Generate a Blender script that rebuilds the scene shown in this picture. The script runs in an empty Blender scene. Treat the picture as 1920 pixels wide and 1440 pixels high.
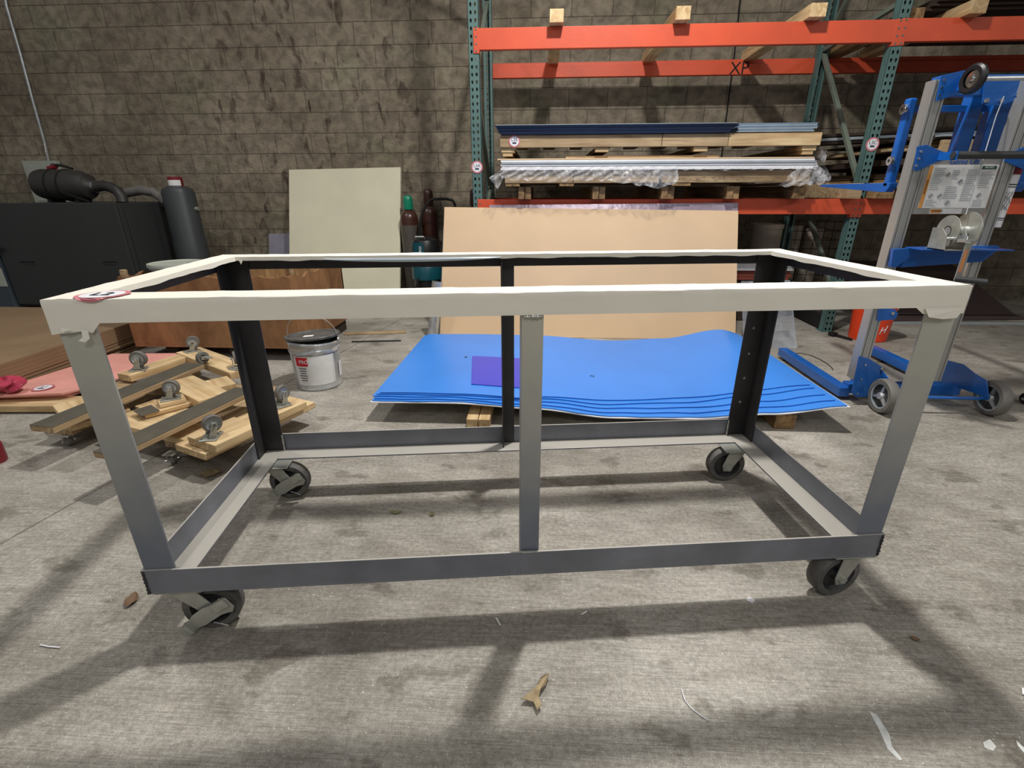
import bpy, bmesh, math, random
from mathutils import Vector, Matrix
rnd = random.Random(7)
S = bpy.context.scene
COL = S.collection

# ------------------------------------------------------------------ camera
CAM_C = Vector((1.00371, -0.91424, 1.134))
CAM_R = Vector((0.998340, 0.057600, -0.002600)); CAM_F = Vector((-0.054, 0.9285, -0.3675))
_pi, _ya, _ro = -0.3778, 0.0675, -0.0026
_T = math.radians(7.2)
def _cam_axes():
    c, s = math.cos(_ya), math.sin(_ya)
    fw = Vector((s*math.cos(_pi), c*math.cos(_pi), math.sin(_pi))); rt = Vector((c, -s, 0)); up = rt.cross(fw)
    r2 = rt*math.cos(_ro)+up*math.sin(_ro); u2 = up*math.cos(_ro)-rt*math.sin(_ro)
    M = Matrix.Rotation(_T, 3, 'Z')
    return M@r2, M@u2, M@fw, M@Vector((.8812, -1.0328, 1.134))
CAM_R, CAM_U, CAM_F, CAM_C = _cam_axes()
FPX = 907.9
cd = bpy.data.cameras.new('camera'); cam = bpy.data.objects.new('camera', cd); COL.objects.link(cam)
cd.sensor_width = 36; cd.lens = FPX/1920*36; cd.clip_start = .02; cd.clip_end = 60
m = Matrix((CAM_R, CAM_U, -CAM_F)).transposed().to_4x4(); m.translation = CAM_C
cam.matrix_world = m
S.camera = cam

# ------------------------------------------------------------------ light, world, exposure
S.view_settings.view_transform = 'Standard'; S.view_settings.look = 'None'
S.view_settings.gamma = 1; S.view_settings.use_curve_mapping = False
S.view_settings.exposure = 0.0
w = bpy.data.worlds.new('world'); S.world = w; w.use_nodes = True
w.node_tree.nodes['Background'].inputs[0].default_value = (.95, .97, 1, 1)
w.node_tree.nodes['Background'].inputs[1].default_value = .17
def lamp(name, loc, power, size, target=None, color=(1, .975, .94)):
    ld = bpy.data.lights.new(name, 'AREA'); ld.shape = 'DISK'; ld.size = size; ld.energy = power; ld.color = color
    o = bpy.data.objects.new(name, ld); COL.objects.link(o); o.location = loc
    d = Vector(target)-Vector(loc) if target else Vector((0, 0, -1))
    o.rotation_euler = d.to_track_quat('-Z', 'Y').to_euler()
    return o
lamp('high_bay_or_fill_light', (1.45, 1.45, 3.9), 155, .22)
lamp('high_bay_or_fill_light', (-2.0, 1.6, 4.5), 58, .4)
lamp('high_bay_or_fill_light', (1.9, -3.4, 4.3), 82, .9)  # unseen fill lamp, added to light the front faces of the cart
lamp('high_bay_or_fill_light', (-2.5, -4.5, 4.3), 50, .9)  # second unseen fill lamp added behind the camera
lamp('high_bay_or_fill_light', (6.2, -1.6, 4.3), 60, .6)

# ------------------------------------------------------------------ helpers
def V(*a): return Vector(a)
def at(u, v, axis, val):
    d = CAM_R*((u-960)/FPX)-CAM_U*((v-720)/FPX)+CAM_F
    t = (val-CAM_C[axis])/d[axis]
    return CAM_C+d*t
def aty(u, v, y): return at(u, v, 1, y)
def atx(u, v, x): return at(u, v, 0, x)
def atz(u, v, z=0.): return at(u, v, 2, z)

class MB:
    def __init__(s): s.v = []; s.f = []; s.uv = None
    def add(s, vs, fs):
        b = len(s.v); s.v += [Vector(x) for x in vs]; s.f += [tuple(i+b for i in f) for f in fs]; return s
    def vec(s, o, a, b, c):
        o, a, b, c = map(Vector, (o, a, b, c))
        if a.cross(b).dot(c) < 0: a, b = b, a
        vs = [o, o+a, o+a+b, o+b, o+c, o+a+c, o+a+b+c, o+b+c]
        return s.add(vs, [(0, 3, 2, 1), (4, 5, 6, 7), (0, 1, 5, 4), (1, 2, 6, 5), (2, 3, 7, 6), (3, 0, 4, 7)])
    def box(s, x0, x1, y0, y1, z0, z1):
        return s.vec((x0, y0, z0), (x1-x0, 0, 0), (0, y1-y0, 0), (0, 0, z1-z0))
    def bar(s, p, q, w, h, up=(0, 0, 1)):
        p, q = Vector(p), Vector(q); d = (q-p).normalized(); sd = d.cross(Vector(up)).normalized(); u = sd.cross(d)
        return s.vec(p-sd*w/2-u*h/2, q-p, sd*w, u*h)
    def prism(s, pts, n):
        n = Vector(n); pts = [Vector(p) for p in pts]; k = len(pts)
        a = Vector((0, 0, 0))
        for i in range(k): a += pts[i].cross(pts[(i+1) % k])
        if a.dot(n) > 0: pts = pts[::-1]
        vs = pts+[p+n for p in pts]
        fs = [tuple(range(k)), tuple(range(2*k-1, k-1, -1))]+[(i, i+k, (i+1) % k+k, (i+1) % k) for i in range(k)]
        return s.add(vs, fs)
    def lathe(s, prof, c=(0, 0, 0), ax=(0, 0, 1), n=32, ref=None):
        ax = Vector(ax).normalized(); c = Vector(c)
        r = Vector(ref) if ref else (Vector((1, 0, 0)) if abs(ax.x) < .9 else Vector((0, 1, 0)))
        e1 = (r-ax*r.dot(ax)).normalized(); e2 = ax.cross(e1)
        vs = []; fs = []; idx = []
        for (rr, h) in prof:
            if rr <= 1e-6: idx.append([len(vs)]*n); vs.append(c+ax*h)
            else:
                idx.append(list(range(len(vs), len(vs)+n)))
                vs += [c+ax*h+(e1*math.cos(2*math.pi*i/n)+e2*math.sin(2*math.pi*i/n))*rr for i in range(n)]
        for a, b in zip(idx, idx[1:]):
            for i in range(n):
                j = (i+1) % n; f = []
                for q in (a[i], a[j], b[j], b[i]):
                    if q not in f: f.append(q)
                if len(f) > 2: fs.append(tuple(f))
        return s.add(vs, fs)
    def cyl(s, p, q, r, n=20, r2=None):
        p, q = Vector(p), Vector(q); L = (q-p).length; r2 = r if r2 is None else r2
        return s.lathe([(0, 0), (r, 0), (r2, L), (0, L)], p, q-p, n)
    def tube(s, pts, r, n=8, cap=True):
        pts = [Vector(p) for p in pts]; vs = []; fs = []; prev = None
        for i, p in enumerate(pts):
            d = (pts[min(i+1, len(pts)-1)]-pts[max(i-1, 0)]).normalized()
            if prev is None:
                a = Vector((0, 0, 1)) if abs(d.z) < .9 else Vector((1, 0, 0)); e1 = d.cross(a).normalized()
            else: e1 = (prev-d*prev.dot(d)).normalized()
            prev = e1; e2 = d.cross(e1)
            rr = r(i/(len(pts)-1)) if callable(r) else r
            vs += [p+(e1*math.cos(2*math.pi*k/n)+e2*math.sin(2*math.pi*k/n))*rr for k in range(n)]
        for i in range(len(pts)-1):
            for k in range(n):
                fs.append((i*n+k, i*n+(k+1) % n, (i+1)*n+(k+1) % n, (i+1)*n+k))
        if cap: fs.append(tuple(range(n-1, -1, -1))); fs.append(tuple(range((len(pts)-1)*n, len(pts)*n)))
        return s.add(vs, fs)
    def angle(s, p, L, a, b, t):
        """angle iron: corner edge from p along L, legs a and b (vectors), thickness t, both legs share the corner"""
        p, L, a, b = map(Vector, (p, L, a, b)); an, bn = a.normalized(), b.normalized()
        s.vec(p, L, a, bn*t); s.vec(p+bn*t, L, an*t, b-bn*t); return s
    def grid(s, fn, nu, nv):
        vs = [fn(i/nu, j/nv) for i in range(nu+1) for j in range(nv+1)]
        fs = [(i*(nv+1)+j, (i+1)*(nv+1)+j, (i+1)*(nv+1)+j+1, i*(nv+1)+j+1) for i in range(nu) for j in range(nv)]
        return s.add(vs, fs)
    def build(s, name, mat, parent=None, bevel=0, smooth=False, solid=0, label=None, seg=2, sub=0):
        me = bpy.data.meshes.new(name); me.from_pydata([tuple(v) for v in s.v], [], s.f)
        bm = bmesh.new(); bm.from_mesh(me); bmesh.ops.recalc_face_normals(bm, faces=bm.faces); bm.to_mesh(me); bm.free()
        me.materials.append(mat)
        o = bpy.data.objects.new(name, me); COL.objects.link(o)
        if parent: o.parent = parent
        if smooth:
            for p in me.polygons: p.use_smooth = True
            me.set_sharp_from_angle(angle=math.radians(38))
        if solid:
            d = o.modifiers.new('solid', 'SOLIDIFY'); d.thickness = solid; d.offset = 0
        if sub:
            d = o.modifiers.new('sub', 'SUBSURF'); d.levels = sub; d.render_levels = sub
        if bevel:
            d = o.modifiers.new('bevel', 'BEVEL'); d.width = bevel; d.segments = seg; d.limit_method = 'ANGLE'; d.angle_limit = math.radians(40)
        if label: o['label'] = label
        return o
def empty(name, loc, label, cat, group=None, rz=0):
    o = bpy.data.objects.new(name, None); COL.objects.link(o); o.location = loc; o.rotation_euler = (0, 0, rz)
    o['label'] = label; o['category'] = cat
    if group: o['group'] = group
    return o
def tag(o, label, cat, group=None, kind=None):
    o['label'] = label; o['category'] = cat
    if group: o['group'] = group
    if kind: o['kind'] = kind
    return o
def struct(o): o['kind'] = 'structure'; return o
def copy_tree(o, parent=None):
    c = o.copy(); COL.objects.link(c)
    if parent is not None: c.parent = parent
    for ch in [x for x in o.children]: copy_tree(ch, c)
    return c
def text(name, s, size, loc, xdir, ydir, mat, parent=None, depth=.0008, align='CENTER', shear=0):
    cu = bpy.data.curves.new('t', 'FONT'); cu.body = s; cu.size = size; cu.extrude = depth; cu.align_x = align; cu.align_y = 'CENTER'; cu.shear = shear
    t = bpy.data.objects.new('t', cu); COL.objects.link(t)
    bpy.context.view_layer.update()
    me = bpy.data.meshes.new_from_object(t.evaluated_get(bpy.context.evaluated_depsgraph_get()))
    bpy.data.objects.remove(t); bpy.data.curves.remove(cu)
    x, y = Vector(xdir).normalized(), Vector(ydir).normalized(); z = x.cross(y)
    mm = Matrix((x, y, z)).transposed().to_4x4(); mm.translation = Vector(loc)
    me.transform(mm); me.materials.clear(); me.materials.append(mat)
    o = bpy.data.objects.new(name, me); COL.objects.link(o)
    if parent: o.parent = parent
    return o

# ------------------------------------------------------------------ materials
def srgb(r, g, b):
    f = lambda c: (c/255/12.92 if c/255 <= .04045 else ((c/255+.055)/1.055)**2.4)
    return (f(r), f(g), f(b), 1)
def newmat(name):
    m = bpy.data.materials.new(name); m.use_nodes = True; nt = m.node_tree
    return m, nt, nt.nodes['Principled BSDF']
def mat(name, col, rough=.6, metal=0, var=.12, scale=6, bump=0, bscale=60, stretch=(1, 1, 1), col2=None, coat=0, detail=6, alpha=1, spec=.5):
    m, nt, b = newmat(name); N = nt.nodes; L = nt.links
    b.inputs['Roughness'].default_value = rough; b.inputs['Metallic'].default_value = metal
    b.inputs['Coat Weight'].default_value = coat; b.inputs['Specular IOR Level'].default_value = spec
    tc = N.new('ShaderNodeTexCoord'); mp = N.new('ShaderNodeMapping'); mp.inputs['Scale'].default_value = stretch
    L.new(tc.outputs['Object'], mp.inputs[0])
    no = N.new('ShaderNodeTexNoise'); no.inputs['Scale'].default_value = scale; no.inputs['Detail'].default_value = detail; no.inputs['Roughness'].default_value = .6
    L.new(mp.outputs[0], no.inputs['Vector'])
    cr = N.new('ShaderNodeValToRGB'); cr.color_ramp.elements[0].position = .3; cr.color_ramp.elements[1].position = .7
    c = Vector(col[:3]); c2 = Vector(col2[:3]) if col2 else None
    lo = c2 if c2 else c*(1-var); hi = c if c2 else c*(1+var)
    cr.color_ramp.elements[0].color = (*lo, 1); cr.color_ramp.elements[1].color = (*hi, 1)
    L.new(no.outputs[0], cr.inputs[0]); L.new(cr.outputs[0], b.inputs['Base Color'])
    if bump:
        n2 = N.new('ShaderNodeTexNoise'); n2.inputs['Scale'].default_value = bscale; n2.inputs['Detail'].default_value = 4
        L.new(mp.outputs[0], n2.inputs['Vector'])
        bp = N.new('ShaderNodeBump'); bp.inputs['Strength'].default_value = bump; bp.inputs['Distance'].default_value = .01
        L.new(n2.outputs[0], bp.inputs['Height']); L.new(bp.outputs[0], b.inputs['Normal'])
    if alpha < 1: b.inputs['Alpha'].default_value = alpha
    return m
def wood(name, c1, c2, axis='X', rough=.65, scale=5, knots=True):
    m, nt, b = newmat(name); N = nt.nodes; L = nt.links
    b.inputs['Roughness'].default_value = rough
    tc = N.new('ShaderNodeTexCoord'); mp = N.new('ShaderNodeMapping')
    s = {'X': (.35, 5, 5), 'Y': (5, .35, 5), 'Z': (5, 5, .35)}[axis]; mp.inputs['Scale'].default_value = s
    L.new(tc.outputs['Object'], mp.inputs[0])
    n1 = N.new('ShaderNodeTexNoise'); n1.inputs['Scale'].default_value = scale; n1.inputs['Detail'].default_value = 7; n1.inputs['Distortion'].default_value = 1.2
    L.new(mp.outputs[0], n1.inputs['Vector'])
    cr = N.new('ShaderNodeValToRGB'); e = cr.color_ramp.elements; e[0].position = .32; e[1].position = .62
    e[0].color = c2; e[1].color = c1
    L.new(n1.outputs[0], cr.inputs[0])
    n2 = N.new('ShaderNodeTexNoise'); n2.inputs['Scale'].default_value = 3.; n2.inputs['Detail'].default_value = 3
    L.new(tc.outputs['Object'], n2.inputs['Vector'])
    mx = N.new('ShaderNodeMix'); mx.data_type = 'RGBA'; mx.blend_type = 'MULTIPLY'; mx.inputs[0].default_value = .5
    cr2 = N.new('ShaderNodeValToRGB'); cr2.color_ramp.elements[0].position = .35; cr2.color_ramp.elements[0].color = (.45, .4, .35, 1); cr2.color_ramp.elements[1].position = .6; cr2.color_ramp.elements[1].color = (1, 1, 1, 1)
    L.new(n2.outputs[0], cr2.inputs[0]); L.new(cr.outputs[0], mx.inputs[6]); L.new(cr2.outputs[0], mx.inputs[7]); L.new(mx.outputs[2], b.inputs['Base Color'])
    bp = N.new('ShaderNodeBump'); bp.inputs['Strength'].default_value = .3; bp.inputs['Distance'].default_value = .003
    L.new(n1.outputs[0], bp.inputs['Height']); L.new(bp.outputs[0], b.inputs['Normal'])
    return m

M = {}
M['cream'] = mat('cream_masking_film', srgb(232, 227, 213), .5, var=.05, scale=3, bump=.08, bscale=25)
def pale_top_steel(name, c, metal):  # upward faces painted paler: light on the flanges put into the colour
    m = mat(name, c, .42, metal, var=.22, scale=5, bump=.05, bscale=40); nt = m.node_tree; N = nt.nodes; L = nt.links; b = N['Principled BSDF']
    src = b.inputs['Base Color'].links[0].from_socket
    ge = N.new('ShaderNodeNewGeometry'); sp = N.new('ShaderNodeSeparateXYZ'); L.new(ge.outputs['Normal'], sp.inputs[0])
    mr = N.new('ShaderNodeMapRange'); mr.inputs['From Min'].default_value = .75; mr.inputs['From Max'].default_value = .95; mr.inputs['To Max'].default_value = .85; L.new(sp.outputs[2], mr.inputs[0])
    mx = N.new('ShaderNodeMix'); mx.data_type = 'RGBA'; L.new(mr.outputs[0], mx.inputs[0]); L.new(src, mx.inputs[6]); mx.inputs[7].default_value = srgb(176, 171, 160)
    L.new(mx.outputs[2], b.inputs['Base Color'])
    inv = N.new('ShaderNodeMath'); inv.operation = 'MULTIPLY_ADD'; L.new(mr.outputs[0], inv.inputs[0]); inv.inputs[1].default_value = -metal; inv.inputs[2].default_value = metal; L.new(inv.outputs[0], b.inputs['Metallic'])
    return m
M['steel'] = pale_top_steel('bare_steel_with_lit_tops', srgb(118, 121, 130), .4)
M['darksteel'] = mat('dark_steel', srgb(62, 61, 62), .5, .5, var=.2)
M['zinc'] = mat('zinc_plate', srgb(172, 173, 164), .42, .6, var=.2, scale=20, bump=.1)
M['galv'] = mat('galvanised', srgb(200, 204, 206), .32, .7, var=.2, scale=12, bump=.12, bscale=14)
M['chrome'] = mat('chrome', srgb(215, 215, 215), .2, 1, var=.1)
M['rubber'] = mat('caster_rubber', srgb(84, 82, 79), .6, var=.4, scale=24, bump=.15)
M['greyrubber'] = mat('grey_rubber', srgb(106, 103, 98), .6, var=.15, scale=14)
M['black'] = mat('black_plastic', srgb(22, 22, 24), .4, var=.2)
M['matblack'] = mat('matte_black', srgb(14, 14, 14), .8, var=.2)
M['orange'] = mat('rack_orange', srgb(214, 84, 50), .48, var=.10, scale=3, col2=srgb(192, 76, 46), bump=.05)
M['rackgreen'] = mat('rack_green', srgb(78, 106, 102), .5, var=.15, scale=8)
M['braceg'] = mat('brace_grey_green', srgb(104, 112, 100), .5, var=.15, scale=8)
M['blue'] = mat('blue_foam_sheet', srgb(60, 132, 220), .34, var=.07, scale=1.5, bump=.04, bscale=8)
M['blueedge'] = mat('blue_foam_edge', srgb(24, 98, 205), .6, var=.1, scale=3)
M['purple'] = mat('violet_blue_sheet', srgb(62, 68, 192), .34, var=.05)
M['white'] = mat('white_sheet', srgb(225, 225, 228), .45, var=.04)
M['whiteboard'] = mat('pale_yellow_foam_board', srgb(214, 208, 182), .7, var=.05, scale=2.5, bump=.05, bscale=20)
M['cardboard'] = mat('cardboard_sheet', srgb(214, 184, 148), .75, var=.05, scale=2, bump=.03)
M['brownboard'] = mat('brown_fibre_board', srgb(134, 110, 82), .8, var=.1, scale=3)
M['brownedge'] = mat('brown_board_edges', srgb(96, 82, 62), .85, var=.35, scale=4, stretch=(.6, .6, 40))
M['pink'] = mat('pink_foam_board', srgb(222, 156, 144), .7, var=.12, scale=4, bump=.1)
M['genie'] = mat('lift_blue_paint', srgb(20, 88, 166), .35, var=.12, scale=6, coat=.3)
M['alu'] = mat('mast_aluminium', srgb(176, 176, 172), .38, .65, var=.12, scale=18, stretch=(1, 1, .1))
M['machine'] = mat('machine_grey', srgb(48, 50, 50), .55, var=.1, scale=2)
M['tankgrey'] = mat('tank_grey', srgb(58, 62, 64), .45, var=.1)
M['canister'] = mat('dark_canister', srgb(48, 46, 43), .5, var=.25, scale=9)
M['panelwhite'] = mat('panel_grey_white', srgb(168, 172, 160), .6, var=.08)
M['bucketorange'] = mat('orange_bucket_plastic', srgb(222, 66, 28), .4, var=.05)
M['paper'] = mat('white_label', srgb(228, 228, 226), .6, var=.06, scale=20)
M['stickred'] = mat('sticker_red_ring', srgb(198, 116, 124), .5, var=.05)
M['ink'] = mat('ink', srgb(40, 44, 60), .7, var=.05)
M['black_ink'] = mat('black_marker', srgb(16, 12, 12), .8, var=.05)
M['greytext'] = mat('grey_print', srgb(148, 156, 164), .7, var=.05)
M['red'] = mat('red_print', srgb(204, 40, 52), .5, var=.05)
M['redpaint'] = mat('dark_red', srgb(120, 24, 36), .4, var=.15)
M['orangelab'] = mat('orange_warning_print', srgb(214, 150, 78), .6, var=.05)
M['salmon'] = mat('salmon_sticker', srgb(212, 140, 112), .6, var=.05)
M['greenlab'] = mat('green_print', srgb(38, 84, 66), .6, var=.05)
M['genieblue'] = mat('blue_lettering', srgb(36, 84, 168), .5, var=.05)
M['cylbrown'] = mat('gas_cylinder_brown', srgb(66, 38, 30), .3, var=.15)
M['cylgrey'] = mat('gas_cylinder_grey', srgb(82, 76, 70), .4, var=.12)
M['green'] = mat('green_cap', srgb(20, 128, 98), .3, var=.08)
M['teal'] = mat('teal_plastic', srgb(14, 74, 84), .35, var=.08)
M['navy'] = mat('navy_sheet_metal', srgb(44, 54, 78), .4, var=.1)
M['bluegrey'] = mat('blue_grey_sheet', srgb(112, 134, 156), .4, var=.1)
M['edgegrey'] = mat('sheet_rim', srgb(170, 180, 186), .4, .3, var=.1)
M['alusheet'] = mat('protective_film_aluminium', srgb(176, 160, 172), .25, .5, var=.2, scale=9, bump=.3, bscale=20)
M['darksheet'] = mat('dark_brown_sheets', srgb(56, 42, 32), .8, var=.3, scale=3)
M['darkboard'] = mat('dark_board', srgb(78, 64, 62), .6, var=.12, scale=3)
M['terracotta'] = mat('red_brown_sheet', srgb(122, 56, 42), .7, var=.12)
M['roll'] = mat('off_white_roll', srgb(176, 164, 148), .7, var=.1)
M['leaf'] = mat('dry_leaf', srgb(150, 132, 100), .8, var=.35, scale=30, bump=.3)
M['leafgreen'] = mat('greenish_leaf', srgb(110, 112, 76), .8, var=.3, scale=30)
M['leafbrown'] = mat('brown_leaf', srgb(108, 84, 62), .8, var=.3, scale=30)
M['wire'] = mat('wire_metal', srgb(206, 204, 198), .35, .6, var=.1)
M['pine'] = wood('pine_board', srgb(220, 194, 150), srgb(186, 152, 106), 'X')
M['piney'] = wood('pine_board_along', srgb(220, 194, 148), srgb(186, 150, 102), 'Y')
M['pined'] = wood('weathered_or_shaded_pine', srgb(188, 164, 128), srgb(146, 118, 84), 'X')
M['oldwood'] = wood('old_timber', srgb(160, 128, 86), srgb(104, 78, 48), 'Y')
M['ply'] = mat('plywood_brown', srgb(160, 116, 76), .7, scale=5, stretch=(1.6, 1.6, .8), col2=srgb(112, 76, 46), bump=.2, detail=9)
M['plyin'] = mat('plywood_inside', srgb(190, 152, 104), .7, scale=9, stretch=(3, 3, .6), col2=srgb(124, 88, 54), bump=.2, detail=9)
M['darkplank'] = mat('dark_coated_plank', srgb(80, 75, 64), .6, var=.15, scale=10, bump=.15, bscale=40)

def clear_film(name, alpha, col=(.85, .86, .88, 1), rough=.12, nz=18, bs=.7):
    m, nt, b = newmat(name); N = nt.nodes; L = nt.links
    b.inputs['Base Color'].default_value = col; b.inputs['Roughness'].default_value = rough
    tc = N.new('ShaderNodeTexCoord'); n = N.new('ShaderNodeTexNoise'); n.inputs['Scale'].default_value = nz; n.inputs['Detail'].default_value = 6; n.inputs['Distortion'].default_value = 1.5
    L.new(tc.outputs['Object'], n.inputs['Vector'])
    mr = N.new('ShaderNodeMapRange'); mr.inputs['From Min'].default_value = .4; mr.inputs['From Max'].default_value = .68; mr.inputs['To Min'].default_value = alpha*.5; mr.inputs['To Max'].default_value = min(1, alpha*1.7)
    L.new(n.outputs[0], mr.inputs[0]); L.new(mr.outputs[0], b.inputs['Alpha'])
    bp = N.new('ShaderNodeBump'); bp.inputs['Strength'].default_value = bs; bp.inputs['Distance'].default_value = .02
    L.new(n.outputs[0], bp.inputs['Height']); L.new(bp.outputs[0], b.inputs['Normal'])
    return m
M['film'] = clear_film('crinkled_clear_film', .24)
M['clear'] = clear_film('scratched_clear_plastic', .5, (.30, .32, .35, 1), .22, 5, .02)

# steel posts: slate grey near the foot, blending to a paler tone towards the top
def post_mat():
    m, nt, b = newmat('steel_paler_towards_top'); N = nt.nodes; L = nt.links
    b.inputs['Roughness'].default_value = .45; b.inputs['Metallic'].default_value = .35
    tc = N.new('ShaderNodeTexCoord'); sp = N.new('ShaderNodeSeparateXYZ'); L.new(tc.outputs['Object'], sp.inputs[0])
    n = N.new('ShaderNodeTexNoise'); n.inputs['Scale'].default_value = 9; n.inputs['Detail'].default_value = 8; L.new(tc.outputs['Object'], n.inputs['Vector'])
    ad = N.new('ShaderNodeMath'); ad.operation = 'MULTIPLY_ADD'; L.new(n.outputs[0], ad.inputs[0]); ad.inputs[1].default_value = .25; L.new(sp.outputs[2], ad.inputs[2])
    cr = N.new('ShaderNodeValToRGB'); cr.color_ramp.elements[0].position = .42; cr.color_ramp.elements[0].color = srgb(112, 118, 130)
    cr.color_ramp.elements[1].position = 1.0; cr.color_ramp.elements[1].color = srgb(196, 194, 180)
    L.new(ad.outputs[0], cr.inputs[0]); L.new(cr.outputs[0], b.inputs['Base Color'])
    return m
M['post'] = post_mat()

def floor_mat():
    m, nt, b = newmat('concrete_floor'); N = nt.nodes; L = nt.links
    tc = N.new('ShaderNodeTexCoord')
    def noise(sc, det=6, st=(1, 1, 1), dist=0, rough=.6):
        mp = N.new('ShaderNodeMapping'); mp.inputs['Scale'].default_value = st; L.new(tc.outputs['Object'], mp.inputs[0])
        n = N.new('ShaderNodeTexNoise'); n.inputs['Scale'].default_value = sc; n.inputs['Detail'].default_value = det; n.inputs['Distortion'].default_value = dist; n.inputs['Roughness'].default_value = rough
        L.new(mp.outputs[0], n.inputs['Vector']); return n.outputs[0]
    def ramp(src, p0, c0, p1, c1):
        r = N.new('ShaderNodeValToRGB'); e = r.color_ramp.elements; e[0].position = p0; e[0].color = c0; e[1].position = p1; e[1].color = c1
        L.new(src, r.inputs[0]); return r.outputs[0]
    def mul(a, c, f=1):
        x = N.new('ShaderNodeMix'); x.data_type = 'RGBA'; x.blend_type = 'MULTIPLY'; x.inputs[0].default_value = f
        L.new(a, x.inputs[6]); L.new(c, x.inputs[7]); return x.outputs[2]
    base = ramp(noise(1.1, 8, dist=.4), .32, srgb(136, 131, 121), .68, srgb(188, 183, 173))
    fine = mul(ramp(noise(70, 6), .34, (.66, .65, .64, 1), .66, (1.16, 1.16, 1.16, 1)), ramp(noise(260, 3), .36, (.70, .70, .69, 1), .6, (1.12, 1.12, 1.12, 1)))
    streak = ramp(noise(8, 8, (1.1, 34, 1), .25), .34, (.62, .61, .60, 1), .62, (1.12, 1.12, 1.12, 1))
    mott = ramp(noise(4.2, 7, (1, 2.2, 1), .8), .36, (.74, .72, .69, 1), .6, (1.03, 1.03, 1.03, 1))
    blot = ramp(noise(4.2, 4, (1, 1.6, 1)), .585, (1, 1, 1, 1), .64, (.54, .52, .49, 1))
    spk = ramp(noise(150, 1), .73, (0, 0, 0, 1), .76, (1, 1, 1, 1))
    c = mul(mul(mul(mul(base, fine, .8), streak, .75), mott, .8), blot, .75)
    ax = N.new('ShaderNodeMix'); ax.data_type = 'RGBA'; L.new(spk, ax.inputs[0]); L.new(c, ax.inputs[6]); ax.inputs[7].default_value = srgb(226, 222, 212)
    c = ax.outputs[2]
    # saw-cut joint on the left, running away from the camera
    sp = N.new('ShaderNodeSeparateXYZ'); L.new(tc.outputs['Object'], sp.inputs[0])
    a1 = N.new('ShaderNodeMath'); a1.operation = 'MULTIPLY_ADD'; L.new(sp.outputs[1], a1.inputs[0]); a1.inputs[1].default_value = -.163; a1.inputs[2].default_value = .909
    a2 = N.new('ShaderNodeMath'); a2.operation = 'ADD'; L.new(sp.outputs[0], a2.inputs[0]); L.new(a1.outputs[0], a2.inputs[1])
    a3 = N.new('ShaderNodeMath'); a3.operation = 'ABSOLUTE'; L.new(a2.outputs[0], a3.inputs[0])
    j = ramp(a3.outputs[0], .002, (.3, .28, .26, 1), .006, (1, 1, 1, 1))
    c = mul(c, j, .9)
    L.new(c, b.inputs['Base Color'])
    rr = N.new('ShaderNodeMapRange'); L.new(noise(5, 4), rr.inputs[0]); rr.inputs['To Min'].default_value = .5; rr.inputs['To Max'].default_value = .8; L.new(rr.outputs[0], b.inputs['Roughness'])
    bp = N.new('ShaderNodeBump'); bp.inputs['Strength'].default_value = .35; bp.inputs['Distance'].default_value = .004
    ms = N.new('ShaderNodeMath'); ms.operation = 'ADD'; L.new(noise(90, 4), ms.inputs[0]); L.new(noise(9, 5, (1.5, 40, 1), .2), ms.inputs[1])
    L.new(ms.outputs[0], bp.inputs['Height']); L.new(bp.outputs[0], b.inputs['Normal'])
    return m
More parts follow.
